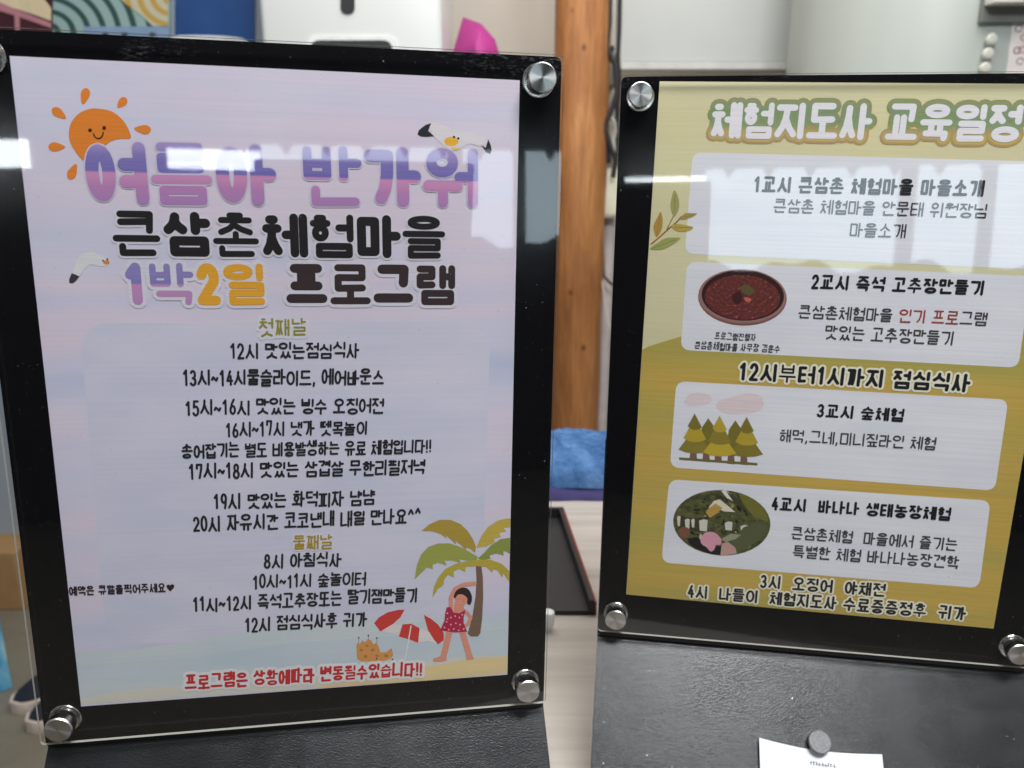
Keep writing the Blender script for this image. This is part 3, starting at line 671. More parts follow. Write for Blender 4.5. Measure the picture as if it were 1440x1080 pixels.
# ------------------------------------------------------------------ right sheet
def m_olive():
    m = NT('khaki_print')
    band = m.noise(m.coord((1.5, 18, 1)), 1.0, 2); cl = m.noise(m.coord(), 12, 4); st = m.noise(m.coord((14, 900, 1)), 1.0, 2)
    c = m.ramp(band, [(0.3, rgb(206, 200, 160)), (0.55, rgb(216, 210, 172)), (0.75, rgb(212, 202, 160))])
    c = m.mix(m.ramp(cl, [(0.5, 0.0), (0.7, 0.4)]), c, rgb(222, 214, 160))
    m.col(m.mix(m.ramp(st, [(0.4, 0.16), (0.6, 0.0)]), c, rgb(194, 182, 130))); m.rough(0.6)
    m.b.inputs['Specular IOR Level'].default_value = 0.3; m.bump(m.noise(m.coord(), 20, 2), 0.1, 0.002); return m.m
def m_hill():
    m = NT('ochre_print')
    band = m.noise(m.coord((1.0, 26, 1), loc=(1, 5, 0)), 1.0, 2); st = m.noise(m.coord((14, 800, 1)), 1.0, 2)
    c = m.ramp(band, [(0.32, rgb(172, 162, 84)), (0.48, rgb(188, 166, 84)), (0.6, rgb(202, 166, 82)), (0.75, rgb(170, 160, 86))])
    m.col(m.mix(m.ramp(st, [(0.4, 0.25), (0.6, 0.0)]), c, rgb(160, 144, 72))); m.rough(0.6); m.b.inputs['Specular IOR Level'].default_value = 0.3; return m.m
PR_ = poster('olive_timetable_sheet', SR, m_olive(), 'olive and ochre timetable sheet with four white panels, bowl and forest pictures')
DrawR = Draw
d = DrawR(SR, 0.03)
d.poly([(900, 492), (912, 487), (935, 480), (958, 473), (990, 466), (1040, 458), (1120, 452), (1250, 450), (1380, 452), (1500, 462), (1500, 900), (1398, 890), (870, 845)], m_hill())
d.build('hill_drawing', PR_)
PANEL = m_soft(rgb(222, 221, 228), rgb(230, 229, 233))
for q in ([(974, 214), (1494, 228), (1476, 380), (963, 357)], [(966, 368), (1450, 388), (1432, 517), (957, 492)],
          [(951, 536), (1418, 562), (1399, 690), (942, 657)], [(941, 674), (1393, 704), (1377, 827), (930, 791)]):
    d = DrawR(SR, 0.06); d.poly(rrect_px(q, 14), PANEL); d.build('text_panel', PR_)
# leafy branch
d = DrawR(SR, 0.10)
d.line([(916, 343), (928, 333), (940, 322), (952, 312), (958, 305)], 2.6, (150, 98, 52)); d.line([(938, 322), (944, 310), (948, 302)], 1.8, (150, 98, 52))
for pts, c in (([(947, 303), (943, 290), (946, 272), (949, 268), (954, 278), (955, 292), (950, 303)], (160, 158, 98)),
               ([(958, 306), (964, 300), (978, 300), (980, 301), (972, 306), (960, 309)], (166, 146, 80)),
               ([(922, 332), (919, 318), (925, 305), (929, 298), (932, 310), (930, 324), (924, 333)], (178, 140, 66)),
               ([(944, 318), (950, 315), (966, 317), (975, 320), (968, 325), (952, 325)], (182, 158, 78)),
               ([(914, 350), (924, 342), (936, 335), (954, 334), (956, 336), (944, 345), (930, 351)], (154, 160, 92))):
    d.poly(pts, c, True)
for a, b in (((949, 300), (949, 274)), ((961, 306), (976, 302)), ((924, 330), (928, 304)), ((948, 320), (972, 320)), ((918, 349), (950, 337))): d.line([a, b], 0.6, (120, 96, 56))
d.build('branch_drawing', PR_)
# bowl of red paste
def m_paste():
    m = NT('printed_paste'); v = m.coord(); w = m.n('ShaderNodeTexWave', wave_type='RINGS', rings_direction='Z'); mp = m.coord((1, 1.5, 1), loc=(-0.047, 0.16, 0))
    m.l(mp, w.inputs['Vector']); w.inputs['Scale'].default_value = 90; w.inputs['Distortion'].default_value = 14; w.inputs['Detail'].default_value = 4
    n1 = m.noise(v, 700, 3)
    m.col(m.ramp(m.math('ADD', m.math('MULTIPLY', w.outputs['Fac'], 0.18), m.math('MULTIPLY', n1, 0.8)), [(0.3, rgb(74, 26, 24)), (0.55, rgb(104, 38, 34)), (0.66, rgb(126, 52, 44)), (0.76, rgb(178, 108, 92))])); m.rough(0.6); return m.m
d = DrawR(SR, 0.10)
d.ell(1044, 418.5, 62.5, 39.5, (128, 86, 80), 0.04); d.ell(1044, 416.5, 62, 38, (150, 112, 106), 0.04); d.ell(1044.5, 415.5, 58, 35.5, (52, 26, 24), 0.04); d.ell(1044, 418, 53, 31.5, m_paste(), 0.04)
d.poly([(1041, 404), (1049, 400), (1056, 404), (1061, 408), (1058, 414), (1050, 414), (1044, 411)], (92, 84, 48), True)
d.poly([(1030, 415), (1040, 410), (1044, 420), (1038, 428), (1031, 424)], (66, 28, 30), True)
d.poly([(1047, 418), (1056, 420), (1054, 425), (1048, 423)], (196, 96, 84), True)
d.build('bowl_picture', PR_)
# forest picture
d = DrawR(SR, 0.10)
for cx, cy, rx in ((983, 561, 18), (974, 565, 12), (1030, 571, 23), (1055, 562, 18), (1048, 568, 26)): d.ell(cx, cy, rx, rx*0.5, (222, 204, 206), 0.05)
d.build('cloud_drawing', PR_)
d = DrawR(SR, 0.13)
for x, y in ((975, 636), (993, 638), (1010, 639), (1028, 641), (1046, 642)): d.poly([(x-4, y-4), (x+4, y-4), (x+5.5, y+12), (x-5.5, y+11)], (124, 94, 84))
d.poly([(955, 643), (1065, 651), (1065, 654.5), (955, 646.5)], (112, 104, 48))
for x, top, base in ((996, 588, 636), (1034, 591, 638)):
    d.poly([(x, top), (x+9, top+13), (x+15, base), (x, base+3), (x-15, base), (x-9, top+13)], (120, 110, 44))
def tree(x, top, k, cols):
    for (a, b, w0, w1), c in zip(((30, 54, 13, 23), (15, 38, 9, 16), (0, 21, 0, 10)), cols):
        d.poly([(x-w0*k*0.55, top+a*k), (x+w0*k*0.55, top+a*k+0.5), (x+w1*k, top+b*k-1), (x+w1*k*0.5, top+b*k+2), (x, top+b*k+2.6), (x-w1*k*0.5, top+b*k+1.5), (x-w1*k, top+b*k-3)], c)
tree(977, 581, 1.0, ((136, 122, 50), (180, 156, 52), (124, 112, 46)))
tree(1050, 586, 1.0, ((130, 118, 48), (176, 152, 52), (124, 112, 46)))
tree(1012, 584, 1.02, ((188, 164, 54), (140, 124, 48), (182, 158, 56)))
d.build('forest_drawing', PR_)
# oval greenhouse photograph
def m_foliage():
    m = NT('printed_greenhouse'); f = m.noise(m.coord((1, 1.4, 1)), 190, 4, 0.6)
    m.col(m.ramp(f, [(0.3, rgb(36, 38, 22)), (0.5, rgb(78, 80, 42)), (0.68, rgb(108, 106, 58)), (0.8, rgb(160, 146, 104))])); m.rough(0.6); return m.m
d = DrawR(SR, 0.10)
d.ell(1015, 735, 68.5, 46, m_foliage(), 0.06)
rg = random.Random(21)
def inside(x, y, k=1.0): return ((x-1015)/(67*k))**2+((y-735)/(44.5*k))**2 < 1
for _ in range(230):
    x, y = rg.uniform(948, 1082), rg.uniform(690, 780); L_ = rg.uniform(3, 13); a_ = rg.gauss(0.5, 0.8); w__ = L_*rg.uniform(0.12, 0.3)
    q = [(x, y), (x+L_*0.5*math.cos(a_)-w__*math.sin(a_), y+L_*0.5*math.sin(a_)+w__*math.cos(a_)), (x+L_*math.cos(a_), y+L_*math.sin(a_)), (x+L_*0.5*math.cos(a_)+w__*math.sin(a_), y+L_*0.5*math.sin(a_)-w__*math.cos(a_))]
    if all(inside(*p) for p in q):
        br = rg.random(); d.z -= 0.0034
        d.poly(q, (196, 190, 164) if br > 0.93 and 715 < y < 750 else ((150, 138, 80) if br > 0.84 else ((92, 92, 48) if br > 0.5 else ((58, 60, 34) if br > 0.22 else (30, 32, 22)))))
d.poly([(1037, 692), (1050, 697), (1062, 703), (1072, 712), (1080, 726), (1081, 734), (1062, 728), (1052, 718), (1044, 706)], (112, 108, 48))
d.poly([(1014, 690), (1020, 689), (1030, 696), (1046, 715), (1034, 706), (1022, 700)], (222, 218, 206))
d.poly([(1021, 691), (1032, 697), (1054, 720), (1044, 716), (1032, 706)], (70, 66, 44))
d.poly([(996, 714), (1004, 704), (1012, 702), (1022, 710), (1034, 720), (1018, 719), (1008, 714)], (218, 208, 190))
d.poly([(996, 715), (1006, 708), (1016, 714), (1008, 722), (998, 728), (992, 720)], (186, 148, 76))
d.poly([(955, 724), (964, 728), (978, 728), (994, 730), (996, 746), (984, 748), (966, 744), (954, 746)], (64, 58, 40))
for x0, y0, x1, y1 in ((963, 729, 970, 745), (972, 729, 977, 742), (983, 730, 995, 747), (1019, 733, 1030, 746), (1041, 738, 1052, 748), (952, 725, 957, 740)):
    d.poly([(x0, y0+2), ((x0+x1)/2, y0), (x1, y0+1), (x1-1, y1), (x0+1, y1-1)], (204, 202, 188))
d.poly([(1046, 741), (1070, 733), (1080, 742), (1070, 758), (1050, 771), (1036, 778), (1024, 766)], (88, 92, 62))
d.poly([(1014, 758), (1028, 750), (1042, 752), (1034, 758), (1020, 762)], (150, 148, 122))
d.poly([(966, 757), (980, 755), (988, 761), (990, 774), (978, 771), (970, 765)], (28, 28, 30))
d.poly([(986, 766), (996, 768), (1014, 768), (1013, 780.5), (1000, 779), (986, 774)], (34, 32, 36))
d.ell(962, 748.5, 8.5, 8, (124, 84, 62)); d.poly([(1015, 764), (1024, 762), (1034, 770), (1036, 778), (1020, 780.6), (1013, 780.3)], (190, 150, 140))
d.poly([(985, 758), (990, 750), (998, 747.5), (1007, 750), (1014, 758), (1013, 766), (1007, 766), (1004, 773), (999, 775), (993, 769), (987, 765)], (212, 152, 166), True)
d.build('greenhouse_picture', PR_)
# lettering
ta, tb_ = two(1215, 140, 200, SR)
TG = m_two_tone([(0.0, rgb(198, 172, 90)), (0.22, rgb(186, 164, 84)), (0.34, rgb(126, 158, 88)), (0.7, rgb(116, 150, 88)), (1.0, rgb(138, 152, 88))], ta, tb_)
TG2 = m_two_tone([(0.0, rgb(180, 154, 70)), (0.38, rgb(172, 150, 72)), (0.46, rgb(130, 142, 74)), (1.0, rgb(142, 146, 76))], ta, tb_)
write(PR_, SR, '체험지도사 교육일정', 1000, 169, 1436, 174, 52, 0.088, ink(230, 226, 230), z=0.26, sp=0.05, halos=[(1.5, TG, 0.20), (2.5, TG2, 0.14)])
BD = ink(30, 28, 32); GR = ink(66, 62, 66)
write(PR_, SR, '1교시 큰삼촌 체험마을 마을소개', 1060, 259, 1384, 265, 23, 0.086, BD)
write(PR_, SR, '큰삼촌 체험마을 안문태 위원장님', 1088, 289, 1388, 297, 20, 0.055, GR)
write(PR_, SR, '마을소개', 1195, 323, 1274, 325, 20, 0.055, GR)
write(PR_, SR, '2교시 즉석 고추장만들기', 1141, 396, 1384, 405, 21, 0.086, BD)
write(PR_, SR, '큰삼촌체험마을 인기 프로그램', 1123, 438, 1388, 449, 19, 0.058, [GR, ink(158, 66, 52)], pick=lambda k: 1 if 7 <= k <= 10 else 0)  # red ink on four syllables paints in a reddish reflection over grey lettering
write(PR_, SR, '맛있는 고추장만들기', 1160, 467, 1341, 476, 20, 0.058, GR)
write(PR_, SR, '프로그램진행자', 1005, 472, 1063, 475, 10, 0.06, GR, True)
write(PR_, SR, '큰삼촌체험마을 사무장 김윤수', 977, 485, 1097, 491, 11, 0.06, GR, True)
CR = ink(232, 228, 206)
write(PR_, SR, '12시부터1시까지 점심식사', 1039, 522, 1364, 539, 26, 0.086, BD, halo=CR, halo_r=1.15, z=0.26)
write(PR_, SR, '3교시 숲체험', 1149, 577, 1271, 584, 19, 0.086, BD)
write(PR_, SR, '해먹,그네,미니짚라인 체험', 1096, 612, 1316, 624, 18, 0.058, GR)
write(PR_, SR, '4교시  바나나 생태농장체험', 1085, 708, 1337, 723, 19, 0.086, BD)
write(PR_, SR, '큰삼촌체험  마을에서 즐기는', 1113, 749, 1346, 766, 18, 0.060, GR)
write(PR_, SR, '특별한 체험 바나나농장견학', 1115, 775, 1348, 791, 18, 0.060, GR)
write(PR_, SR, '3시  오징어  야채전', 1069, 817, 1245, 830, 19, 0.078, ink(42, 38, 40), halo=CR, halo_r=1.0, z=0.26)
write(PR_, SR, '4시  나들이  체험지도사 수료증증정후  귀가', 967, 831, 1358, 863, 19, 0.078, ink(42, 38, 40), halo=CR, halo_r=1.0, z=0.26)

# ------------------------------------------------------------------ note and magnet on the right holder's foot
p6 = profR[-2]
e1 = fmR.to_3x3() @ Vector((0, math.cos(ang), -math.sin(ang)))       # up the slope
ex = fmR.to_3x3() @ Vector((1, 0, 0)); en = ex.cross(e1)
po = fmR @ Vector((0, p6[0], p6[1]))
footm = Matrix.Translation(po) @ Matrix((ex, e1, en)).transposed().to_4x4()
def on_foot(u, v):
    d_ = ray(u, v); k = (po-CAM).dot(en)/d_.dot(en); q = CAM+d_*k-po; return Vector((q.dot(ex), q.dot(e1), 0))
a, b = on_foot(1066, 1039), on_foot(1240, 1061); c_ = on_foot(1243, 1080)
note = bpy.data.objects.new('paper_note', None); COL.objects.link(note)
note.matrix_world = footm @ Matrix.Translation(a); tag(note, 'small white paper note held by a round magnet on the black foot', 'note')
w = (b-a).length; nang = math.atan2(b.y-a.y, b.x-a.x)
note.matrix_world = footm @ Matrix.Translation(a) @ Matrix.Rotation(nang, 4, 'Z')
NXn = 16; vs = []; fs = []
for j in range(7):
    for i in range(NXn+1):
        s = i/NXn; curl = 0.0035*max(0, 0.45-s)**1.5/0.3+0.0008*max(0, s-0.7)+0.0004
        vs.append((w*s, -0.045*j/6-0.0022*math.sin(math.pi*s), curl*(1-0.35*j/6)))
for j in range(6):
    for i in range(NXn):
        q = j*(NXn+1)+i; fs.append((q, q+NXn+1, q+NXn+2, q+1))
mesh_obj('paper', vs, fs, ink(236, 236, 238), note, smooth=True)
I = Ink()
rd = random.Random(5); 
for row in range(4):                     # print too small to read: short broken marks
    yy = -10.0-row*4.2; x = w*1000*0.42; zz = 1.05
    for k in range(9 if row == 0 else 5):
        h_ = rd.uniform(0.8, 1.8)
        I.stroke([(x, yy), (x+rd.uniform(-0.3, 0.4), yy+h_)], 0.13, zz); I.stroke([(x-0.2, yy+h_*rd.random()), (x+0.7, yy+h_*rd.random())], 0.12, zz+0.01)
        x += rd.uniform(1.0, 1.9)
I.build('small_print', ink(80, 80, 84), note)
mg = on_foot(1150, 1045)
mag = bm_obj('magnet', lathe_bm([(0.0058, 0), (0.0062, 0.0004), (0.0062, 0.0036), (0.0058, 0.0041), (0.0002, 0.0041)], 40), simple('grey_magnet', (0.17, 0.175, 0.175, 1), 0.45, 0.3, 0.25, 900, 0.3, 1500), smooth=True)
mag.matrix_world = footm @ Matrix.Translation((mg.x, mg.y, 0.0015)); tag(mag, 'round grey disc magnet pinning the white note to the right foot', 'magnet')

# ------------------------------------------------------------------ on the table behind the signs
tr = empty('tray', Matrix.Translation((-0.10, 0.262, TABLE_Z)), 'shallow black tray with a thin red outer rim on the grey table', 'tray')
bmT = box_bm(-0.14, 0.165, -0.0935, 0.0925, 0.0005, 0.004)
for v_ in bmT.verts: v_.co.x -= (v_.co.y+0.0925)*0.08 if v_.co.x > 0 else 0
bm_obj('tray_floor', bmT, simple('tray_black', (0.010, 0.010, 0.012, 1), 0.5, 0, 0.3, 40), tr)
def rim(name, dx, mat, z1, w_):
    x0, x1 = 0.165+dx, 0.150+dx
    pts = [(x0, -0.0935), (x1, 0.0925+dx)]
    b_ = bmesh.new()
    v0 = [(x0, -0.0935), (x0+w_, -0.0935), (x1+w_, 0.0925+dx), (x1, 0.0925+dx)]
    v, f = slab(v0, 0.0005, z1); 
    return mesh_obj(name, v, f, mat, tr)
rim('side_rim', 0.0003, simple('rim_black', (0.012, 0.012, 0.014, 1), 0.35), 0.014, 0.004)
rim('red_rim', 0.0046, simple('rim_red', rgb(120, 40, 40), 0.4), 0.012, 0.0018)
mesh_obj('back_rim', *slab([(-0.14, 0.0928), (0.1553, 0.0928), (0.1553, 0.0978), (-0.14, 0.0978)], 0.0005, 0.014), simple('rim_black', (0.012, 0.012, 0.014, 1), 0.35), tr)
# white knob seen beside the left holder
pk = at_z(772, 861, TABLE_Z+0.012)
kb = bm_obj('white_button', lathe_bm([(0.003, 0), (0.0045, 0.004), (0.006, 0.011), (0.005, 0.016), (0.002, 0.018)], 20), simple('knob_white', (0.75, 0.75, 0.72, 1), 0.3), smooth=True)
kb.location = (pk.x-0.001, pk.y-0.006, TABLE_Z); tag(kb, 'small glossy white knob on the table at the tray front edge', 'knob')
# folded blue fleece with a dark purple border
fl = empty('folded_cloth', Matrix.Translation((0.08, 0.49, TABLE_Z)), 'folded bright blue fleece cloth with purple border at the back of the table', 'cloth')
from mathutils import noise as mnoise
def cushion(name, w_, d_, h_, z0, mat, seed):
    bm = bmesh.new(); bmesh.ops.create_grid(bm, x_segments=120, y_segments=80, size=0.5)
    for v_ in bm.verts:
        x, y = v_.co.x*2, v_.co.y*2
        e_ = max(0, (1-abs(x)**6))**0.4*max(0, (1-abs(y)**4))**0.5
        n1 = mnoise.noise(Vector((x*4+seed, y*2, 0))); n2 = mnoise.noise(Vector((x*9, y*5+seed, 1))); n3 = mnoise.noise(Vector((x*30, y*22, seed)))
        z = h_*e_*(0.88+0.30*n1-0.22*abs(n2)+0.06*n3)
        v_.co = Vector((x*w_/2+0.004*n2, y*d_/2*(1+0.08*n1), z0+max(z, 0.0005)))
    o = bm_obj(name, bm, mat, fl, smooth=True); return o
mb = NT('blue_fleece'); fb = mb.noise(mb.coord(), 40, 5, 0.65)
mb.col(mb.ramp(fb, [(0.3, rgb(40, 74, 118)), (0.5, rgb(66, 106, 156)), (0.7, rgb(92, 130, 178))])); mb.rough(0.95); mb.bump(mb.noise(mb.coord(), 160, 4, 0.7), 0.9, 0.003)
cushion('border', 0.40, 0.165, 0.016, 0.0, simple('purple_hem', rgb(52, 46, 92), 0.9, 0, 0.2, 60), 2)
cushion('fleece', 0.39, 0.14, 0.042, 0.010, mb.m, 4)

# ------------------------------------------------------------------ pillar, cables, switch box
pp = at_y(813, 300, 1.6)
pl = lathe_bm([(0.069-0.00016*k+0.0012*math.sin(k*1.9), FLOOR_Z+0.08*k) for k in range(41)], 48)
for v_ in pl.verts: pass
for v_ in pl.verts:
    an = math.atan2(v_.co.y, v_.co.x); k = 1+0.03*math.sin(3*an+v_.co.z*4)+0.015*math.sin(7*an-v_.co.z*9)
    v_.co.x *= k; v_.co.y *= k
pil = bm_obj('log_pillar', pl, m_pillar(), smooth=True); pil.location = (pp.x, 1.6, 0)
tag(pil, 'round varnished orange-brown log pillar rising between the two sign holders', 'pillar')
GREYP = simple('grey_plastic', rgb(190, 190, 180), 0.5); BLK = simple('black_cable', (0.02, 0.02, 0.022, 1), 0.45)
def seq(pts, y): return [tuple(at_y(u, v, y)) for u, v in pts]
cb = bm_obj('cable', tube_bm(seq([(853, -20), (852, 30), (849, 70), (846, 110), (840, 150), (838, 172), (846, 190), (854, 204), (856, 230)], 1.58), 0.006), BLK, smooth=True)
tag(cb, 'black cable running down the right edge of the log pillar', 'cable')
cb = bm_obj('cable', tube_bm(seq([(872, -20), (871, 40), (869, 80), (871, 110), (868, 150), (868, 200), (866, 232)], 1.60), 0.0055), BLK, smooth=True)
tag(cb, 'black cable beside the grey conduit against the pale wall', 'cable')
cb = bm_obj('cable', tube_bm(seq([(858, -20), (857, 30), (853, 66), (864, 90), (868, 130), (858, 160), (850, 178), (858, 205), (866, 225), (862, 250)], 1.57), 0.0065), BLK, smooth=True)
tag(cb, 'black cable winding around the grey junction sleeve', 'cable')
cn = empty('conduit', Matrix.Translation(at_y(861, 232, 1.64)), 'pale conduit pipe with grey junction sleeve beside the log pillar', 'conduit')
org = cn.matrix_world.translation
def rel(pts): return [tuple(Vector(p)-org) for p in pts]
bm_obj('pipe', tube_bm(rel(seq([(863, -20), (862, 60), (860, 120), (859, 170), (860, 236)], 1.64)), 0.0085, 14), simple('pipe_white', rgb(206, 204, 194), 0.4), cn, smooth=True)
bm_obj('junction_sleeve', tube_bm(rel(seq([(858, 72), (858, 78), (857, 92), (856, 108), (856, 120), (856, 124)], 1.63)), [0.009, 0.019, 0.022, 0.022, 0.018, 0.010], 16), simple('sleeve_grey', rgb(150, 152, 144), 0.5), cn, smooth=True)
bm_obj('cable_tie', tube_bm(rel(seq([(856, 66), (857, 72)], 1.62)), 0.013, 14), BLK, cn, smooth=True)
bm_obj('cable_loop', tube_bm(rel(seq([(858, 165), (864, 172), (866, 184), (862, 196), (864, 212), (860, 228)], 1.60)), 0.0055, 10), simple('cable_white', rgb(180, 178, 170), 0.5), cn, smooth=True)
sw = empty('switch_box', Matrix.Translation(at_y(857, 302, 1.62)), 'cream white switch box mounted on the pillar side between the holders', 'switch box')
a_, b_ = at_y(841, 302, 1.62), at_y(873, 237, 1.62)
bm_obj('box', box_bm(a_.x-sw.location.x, b_.x-sw.location.x, -0.03, 0.02, 0, b_.z-a_.z, 0.004), simple('switch_cream', rgb(224, 222, 200), 0.4), sw, smooth=True)
lp = bm_obj('drain_pipe', tube_bm(seq([(856, 306), (853, 380), (850, 470), (846, 560), (843, 640)], 1.66), 0.017, 16), simple('pipe_pinkish', rgb(200, 192, 192), 0.4), smooth=True)
tag(lp, 'pale pipe running down below the cream switch box', 'pipe')
lc = bm_obj('cable', tube_bm(seq([(847, 395), (851, 430), (856, 455), (864, 470), (880, 480)], 1.58), 0.0022), simple('cable_thin', rgb(214, 210, 204), 0.4), smooth=True)
tag(lc, 'thin white cable curving away below the switch box', 'cable')
ck = bm_obj('cable', tube_bm(seq([(846, 320), (849, 388), (858, 398), (866, 402)], 1.60), 0.004), simple('cable_brown', rgb(80, 64, 58), 0.4), smooth=True)
tag(ck, 'dark brown cable bending behind the right sign holder', 'cable')

# ------------------------------------------------------------------ right background: white board and grey-green cabinet
bd = empty('white_board', Matrix.Translation(at_y(1040, 96, 1.9)), 'large plain light grey board behind the right sign holder', 'board')
o_ = bd.location; a_, b_ = at_y(866, 97, 1.9), at_y(1260, -60, 1.9)
bm_obj('board_panel', box_bm(a_.x-o_.x, b_.x-o_.x, 0, 0.02, 0.018, b_.z-o_.z), simple('board_grey', rgb(196, 200, 199), 0.5, 0, 0.03, 6), bd)
bm_obj('bottom_rail', box_bm(a_.x-o_.x, b_.x-o_.x, -0.008, 0.02, -0.004, 0.016, 0.002), simple('rail_grey', rgb(206, 207, 204), 0.4), bd)
sc_ = at_y(1177, 8, 1.9); bm_obj('screw', lathe_bm([(0.006, 0), (0.005, 0.003), (0.001, 0.004)], 14), simple('screw_dark', (0.05, 0.05, 0.05, 1), 0.4), bd).location = (sc_.x-o_.x, -0.001, sc_.z-o_.z)
lwp = empty('storage_panel', Matrix.Translation((at_y(1040, 97, 1.95).x, 1.95, FLOOR_Z)), 'pale lower wall panel under the grey board', 'panel')
bm_obj('panel_sheet', box_bm(-0.28, 0.7, 0, 0.02, 0.0, at_y(1040, 97, 1.95).z-FLOOR_Z-0.02), simple('panel_pale', rgb(190, 188, 182), 0.6), lwp)
cabm = NT('cabinet_grey_green'); fcb = cabm.noise(cabm.coord((1, 1, 0.2)), 5, 3)
cabm.col(cabm.ramp(fcb, [(0.3, rgb(172, 180, 175)), (0.7, rgb(186, 193, 188))])); cabm.rough(0.38); cabm.b.inputs['Metallic'].default_value = 0.0
CY = 1.25; xl = at_y(1191, 98, CY).x
cz = empty('round_cornered_cabinet', Matrix.Translation((xl+0.45, CY+0.30, FLOOR_Z)), 'tall grey-green metal cabinet with rounded edge at the right back', 'cabinet')
pts = rounded_rect(-0.45, 0.45, -0.30, 0.30, 0.275, 24); v, f = slab(pts, 0, 2.6)
bo = mesh_obj('body', v, f, cabm.m, cz, smooth=True)
try: bo.data.set_sharp_from_angle(angle=math.radians(40))
except Exception: pass
FY = CY-0.001
def on_cab(u, v): return at_y(u, v, FY)
nt = empty('paper_notice', Matrix.Translation(on_cab(1440, 100)), 'white paper notice with pink and grey writing taped to the cabinet', 'notice')
q = [on_cab(1424, 30)-nt.location, on_cab(1475, 26)-nt.location, on_cab(1470, 130)-nt.location, on_cab(1411, 130)-nt.location]
mesh_obj('paper', [(p.x, 0.0, p.z) for p in q]+[(p.x, -0.0006, p.z) for p in q], [(0, 1, 2, 3), (7, 6, 5, 4), (0, 4, 5, 1), (1, 5, 6, 2), (2, 6, 7, 3), (3, 7, 4, 0)], simple('notice_paper', rgb(232, 226, 222), 0.7), nt)
for (u, v, c) in ((1432, 40, (120, 112, 110)), (1440, 53, (200, 130, 110)), (1430, 71, (130, 90, 110)), (1437, 70, (190, 130, 130)), (1434, 86, (160, 120, 120))):
    q = on_cab(u, v)-nt.location; bm_ = bmesh.new(); ring = [bm_.verts.new((q.x+0.007*math.cos(t*0.698), -0.001-0.0001, q.z+0.006*math.sin(t*0.698))) for t in range(9)]
    tb2 = tube_bm([tuple(x.co) for x in ring], 0.0011, 6); bm_.free(); bm_obj('written_mark', tb2, ink(*c), nt)
wb = empty('wall_box', Matrix.Translation(on_cab(1420, 34)), 'white and grey box fixed above the round holders at the cabinet', 'box')
a_, b_ = on_cab(1374, 33)-wb.location, on_cab(1475, -40)-wb.location
bm_obj('backing', box_bm(a_.x, b_.x, -0.012, -0.0005, a_.z, b_.z, 0.001), simple('backing_grey', rgb(112, 116, 112), 0.5), wb)
a2 = on_cab(1378, 11)-wb.location
bm_obj('white_cover', box_bm(a2.x, b_.x, -0.05, -0.0125, a2.z, b_.z, 0.003), simple('cover_white', rgb(228, 226, 220), 0.4), wb, smooth=True)
for (u, v, lab) in ((1389, 57, 'upper round white hook knob on the grey-green cabinet'), (1384, 77, 'middle round white hook knob on the grey-green cabinet'), (1380, 97, 'lowest round white hook knob, half behind the sign')):
    p = on_cab(u, v); h = bm_obj('hook_knob', lathe_bm([(0.004, 0), (0.005, 0.008), (0.0105, 0.011), (0.0115, 0.015), (0.0085, 0.019), (0.002, 0.020)], 24), simple('knob_pale', rgb(206, 206, 196), 0.25), smooth=True)
    h.matrix_world = Matrix.Translation((p.x, FY+0.0005, p.z)) @ Matrix.Rotation(math.pi/2, 4, 'X') ; tag(h, lab, 'hook', 'round hook knobs on the cabinet')
    

# ------------------------------------------------------------------ left background
AY = 1.15
ap = empty('white_appliance', Matrix.Translation((at_y(492, 60, AY).x, AY, FLOOR_Z)), 'tall white appliance with dark oval button and dark recess behind the lavender sheet', 'appliance')
o_ = ap.location; x0, x1 = at_y(366, 40, AY).x-o_.x, at_y(621, 40, AY).x-o_.x
bm_obj('housing', box_bm(x0, x1, 0, 0.34, 0, 2.0, 0.012, 4), simple('appliance_white', rgb(212, 215, 214), 0.3, 0, 0.02, 5), ap, smooth=True)
def capsule_px(u0, u1, v0, v1, rad): return [(at_y(x, y, AY).x-o_.x, at_y(x, y, AY).z-o_.z) for x, y in rrect_px([(u0, v0), (u1, v0), (u1, v1), (u0, v1)], rad)]
def plate(name, pts, y0, y1, mat):
    n = len(pts); v = [(x, y1, z) for x, z in pts]+[(x, y0, z) for x, z in pts]
    f = [list(range(n)), list(range(n, 2*n))[::-1]]+[[k, (k+1) % n, n+(k+1) % n, n+k] for k in range(n)]
    o = mesh_obj(name, v, f, mat, ap); return o
DKP = simple('dark_plastic', (0.03, 0.035, 0.035, 1), 0.35)
plate('oval_button', capsule_px(479, 499, -20, 20, 10), -0.002, 0.001, DKP)
plate('recess_trim', capsule_px(430, 560, 51, 130, 18), -0.003, 0.0005, simple('trim_white', rgb(228, 230, 230), 0.25))
plate('recess', capsule_px(437, 552, 57, 126, 14), -0.0038, 0.0005, DKP)
# magenta gift paper
mp_ = at_y(670, 74, 1.35); bm = bmesh.new()
P = {k: at_y(u, v, y)-mp_ for k, (u, v, y) in {'a': (632, 90, 1.33), 'b': (651, 24, 1.36), 'c': (676, 33, 1.32), 'd': (696, 55, 1.34), 'e': (707, 92, 1.36), 'm': (668, 70, 1.28), 'n': (684, 92, 1.28), 'k': (664, 120, 1.3), 'g': (690, 130, 1.3)}.items()}
P['q'] = Vector((0, 0.09, -0.03)); P['r'] = Vector((0, 0.08, -0.15))
V = {k: bm.verts.new(p) for k, p in P.items()}
for t in ('abm', 'bcm', 'cnm', 'cdn', 'den', 'amk', 'mnk', 'nkg', 'neg', 'baq', 'cbq', 'dcq', 'edq', 'akr', 'aqr', 'kgr', 'ger', 'eqr'): bm.faces.new([V[x] for x in t])
bmesh.ops.subdivide_edges(bm, edges=bm.edges, cuts=2, use_grid_fill=True, smooth=0.25)
bmesh.ops.recalc_face_normals(bm, faces=bm.faces)
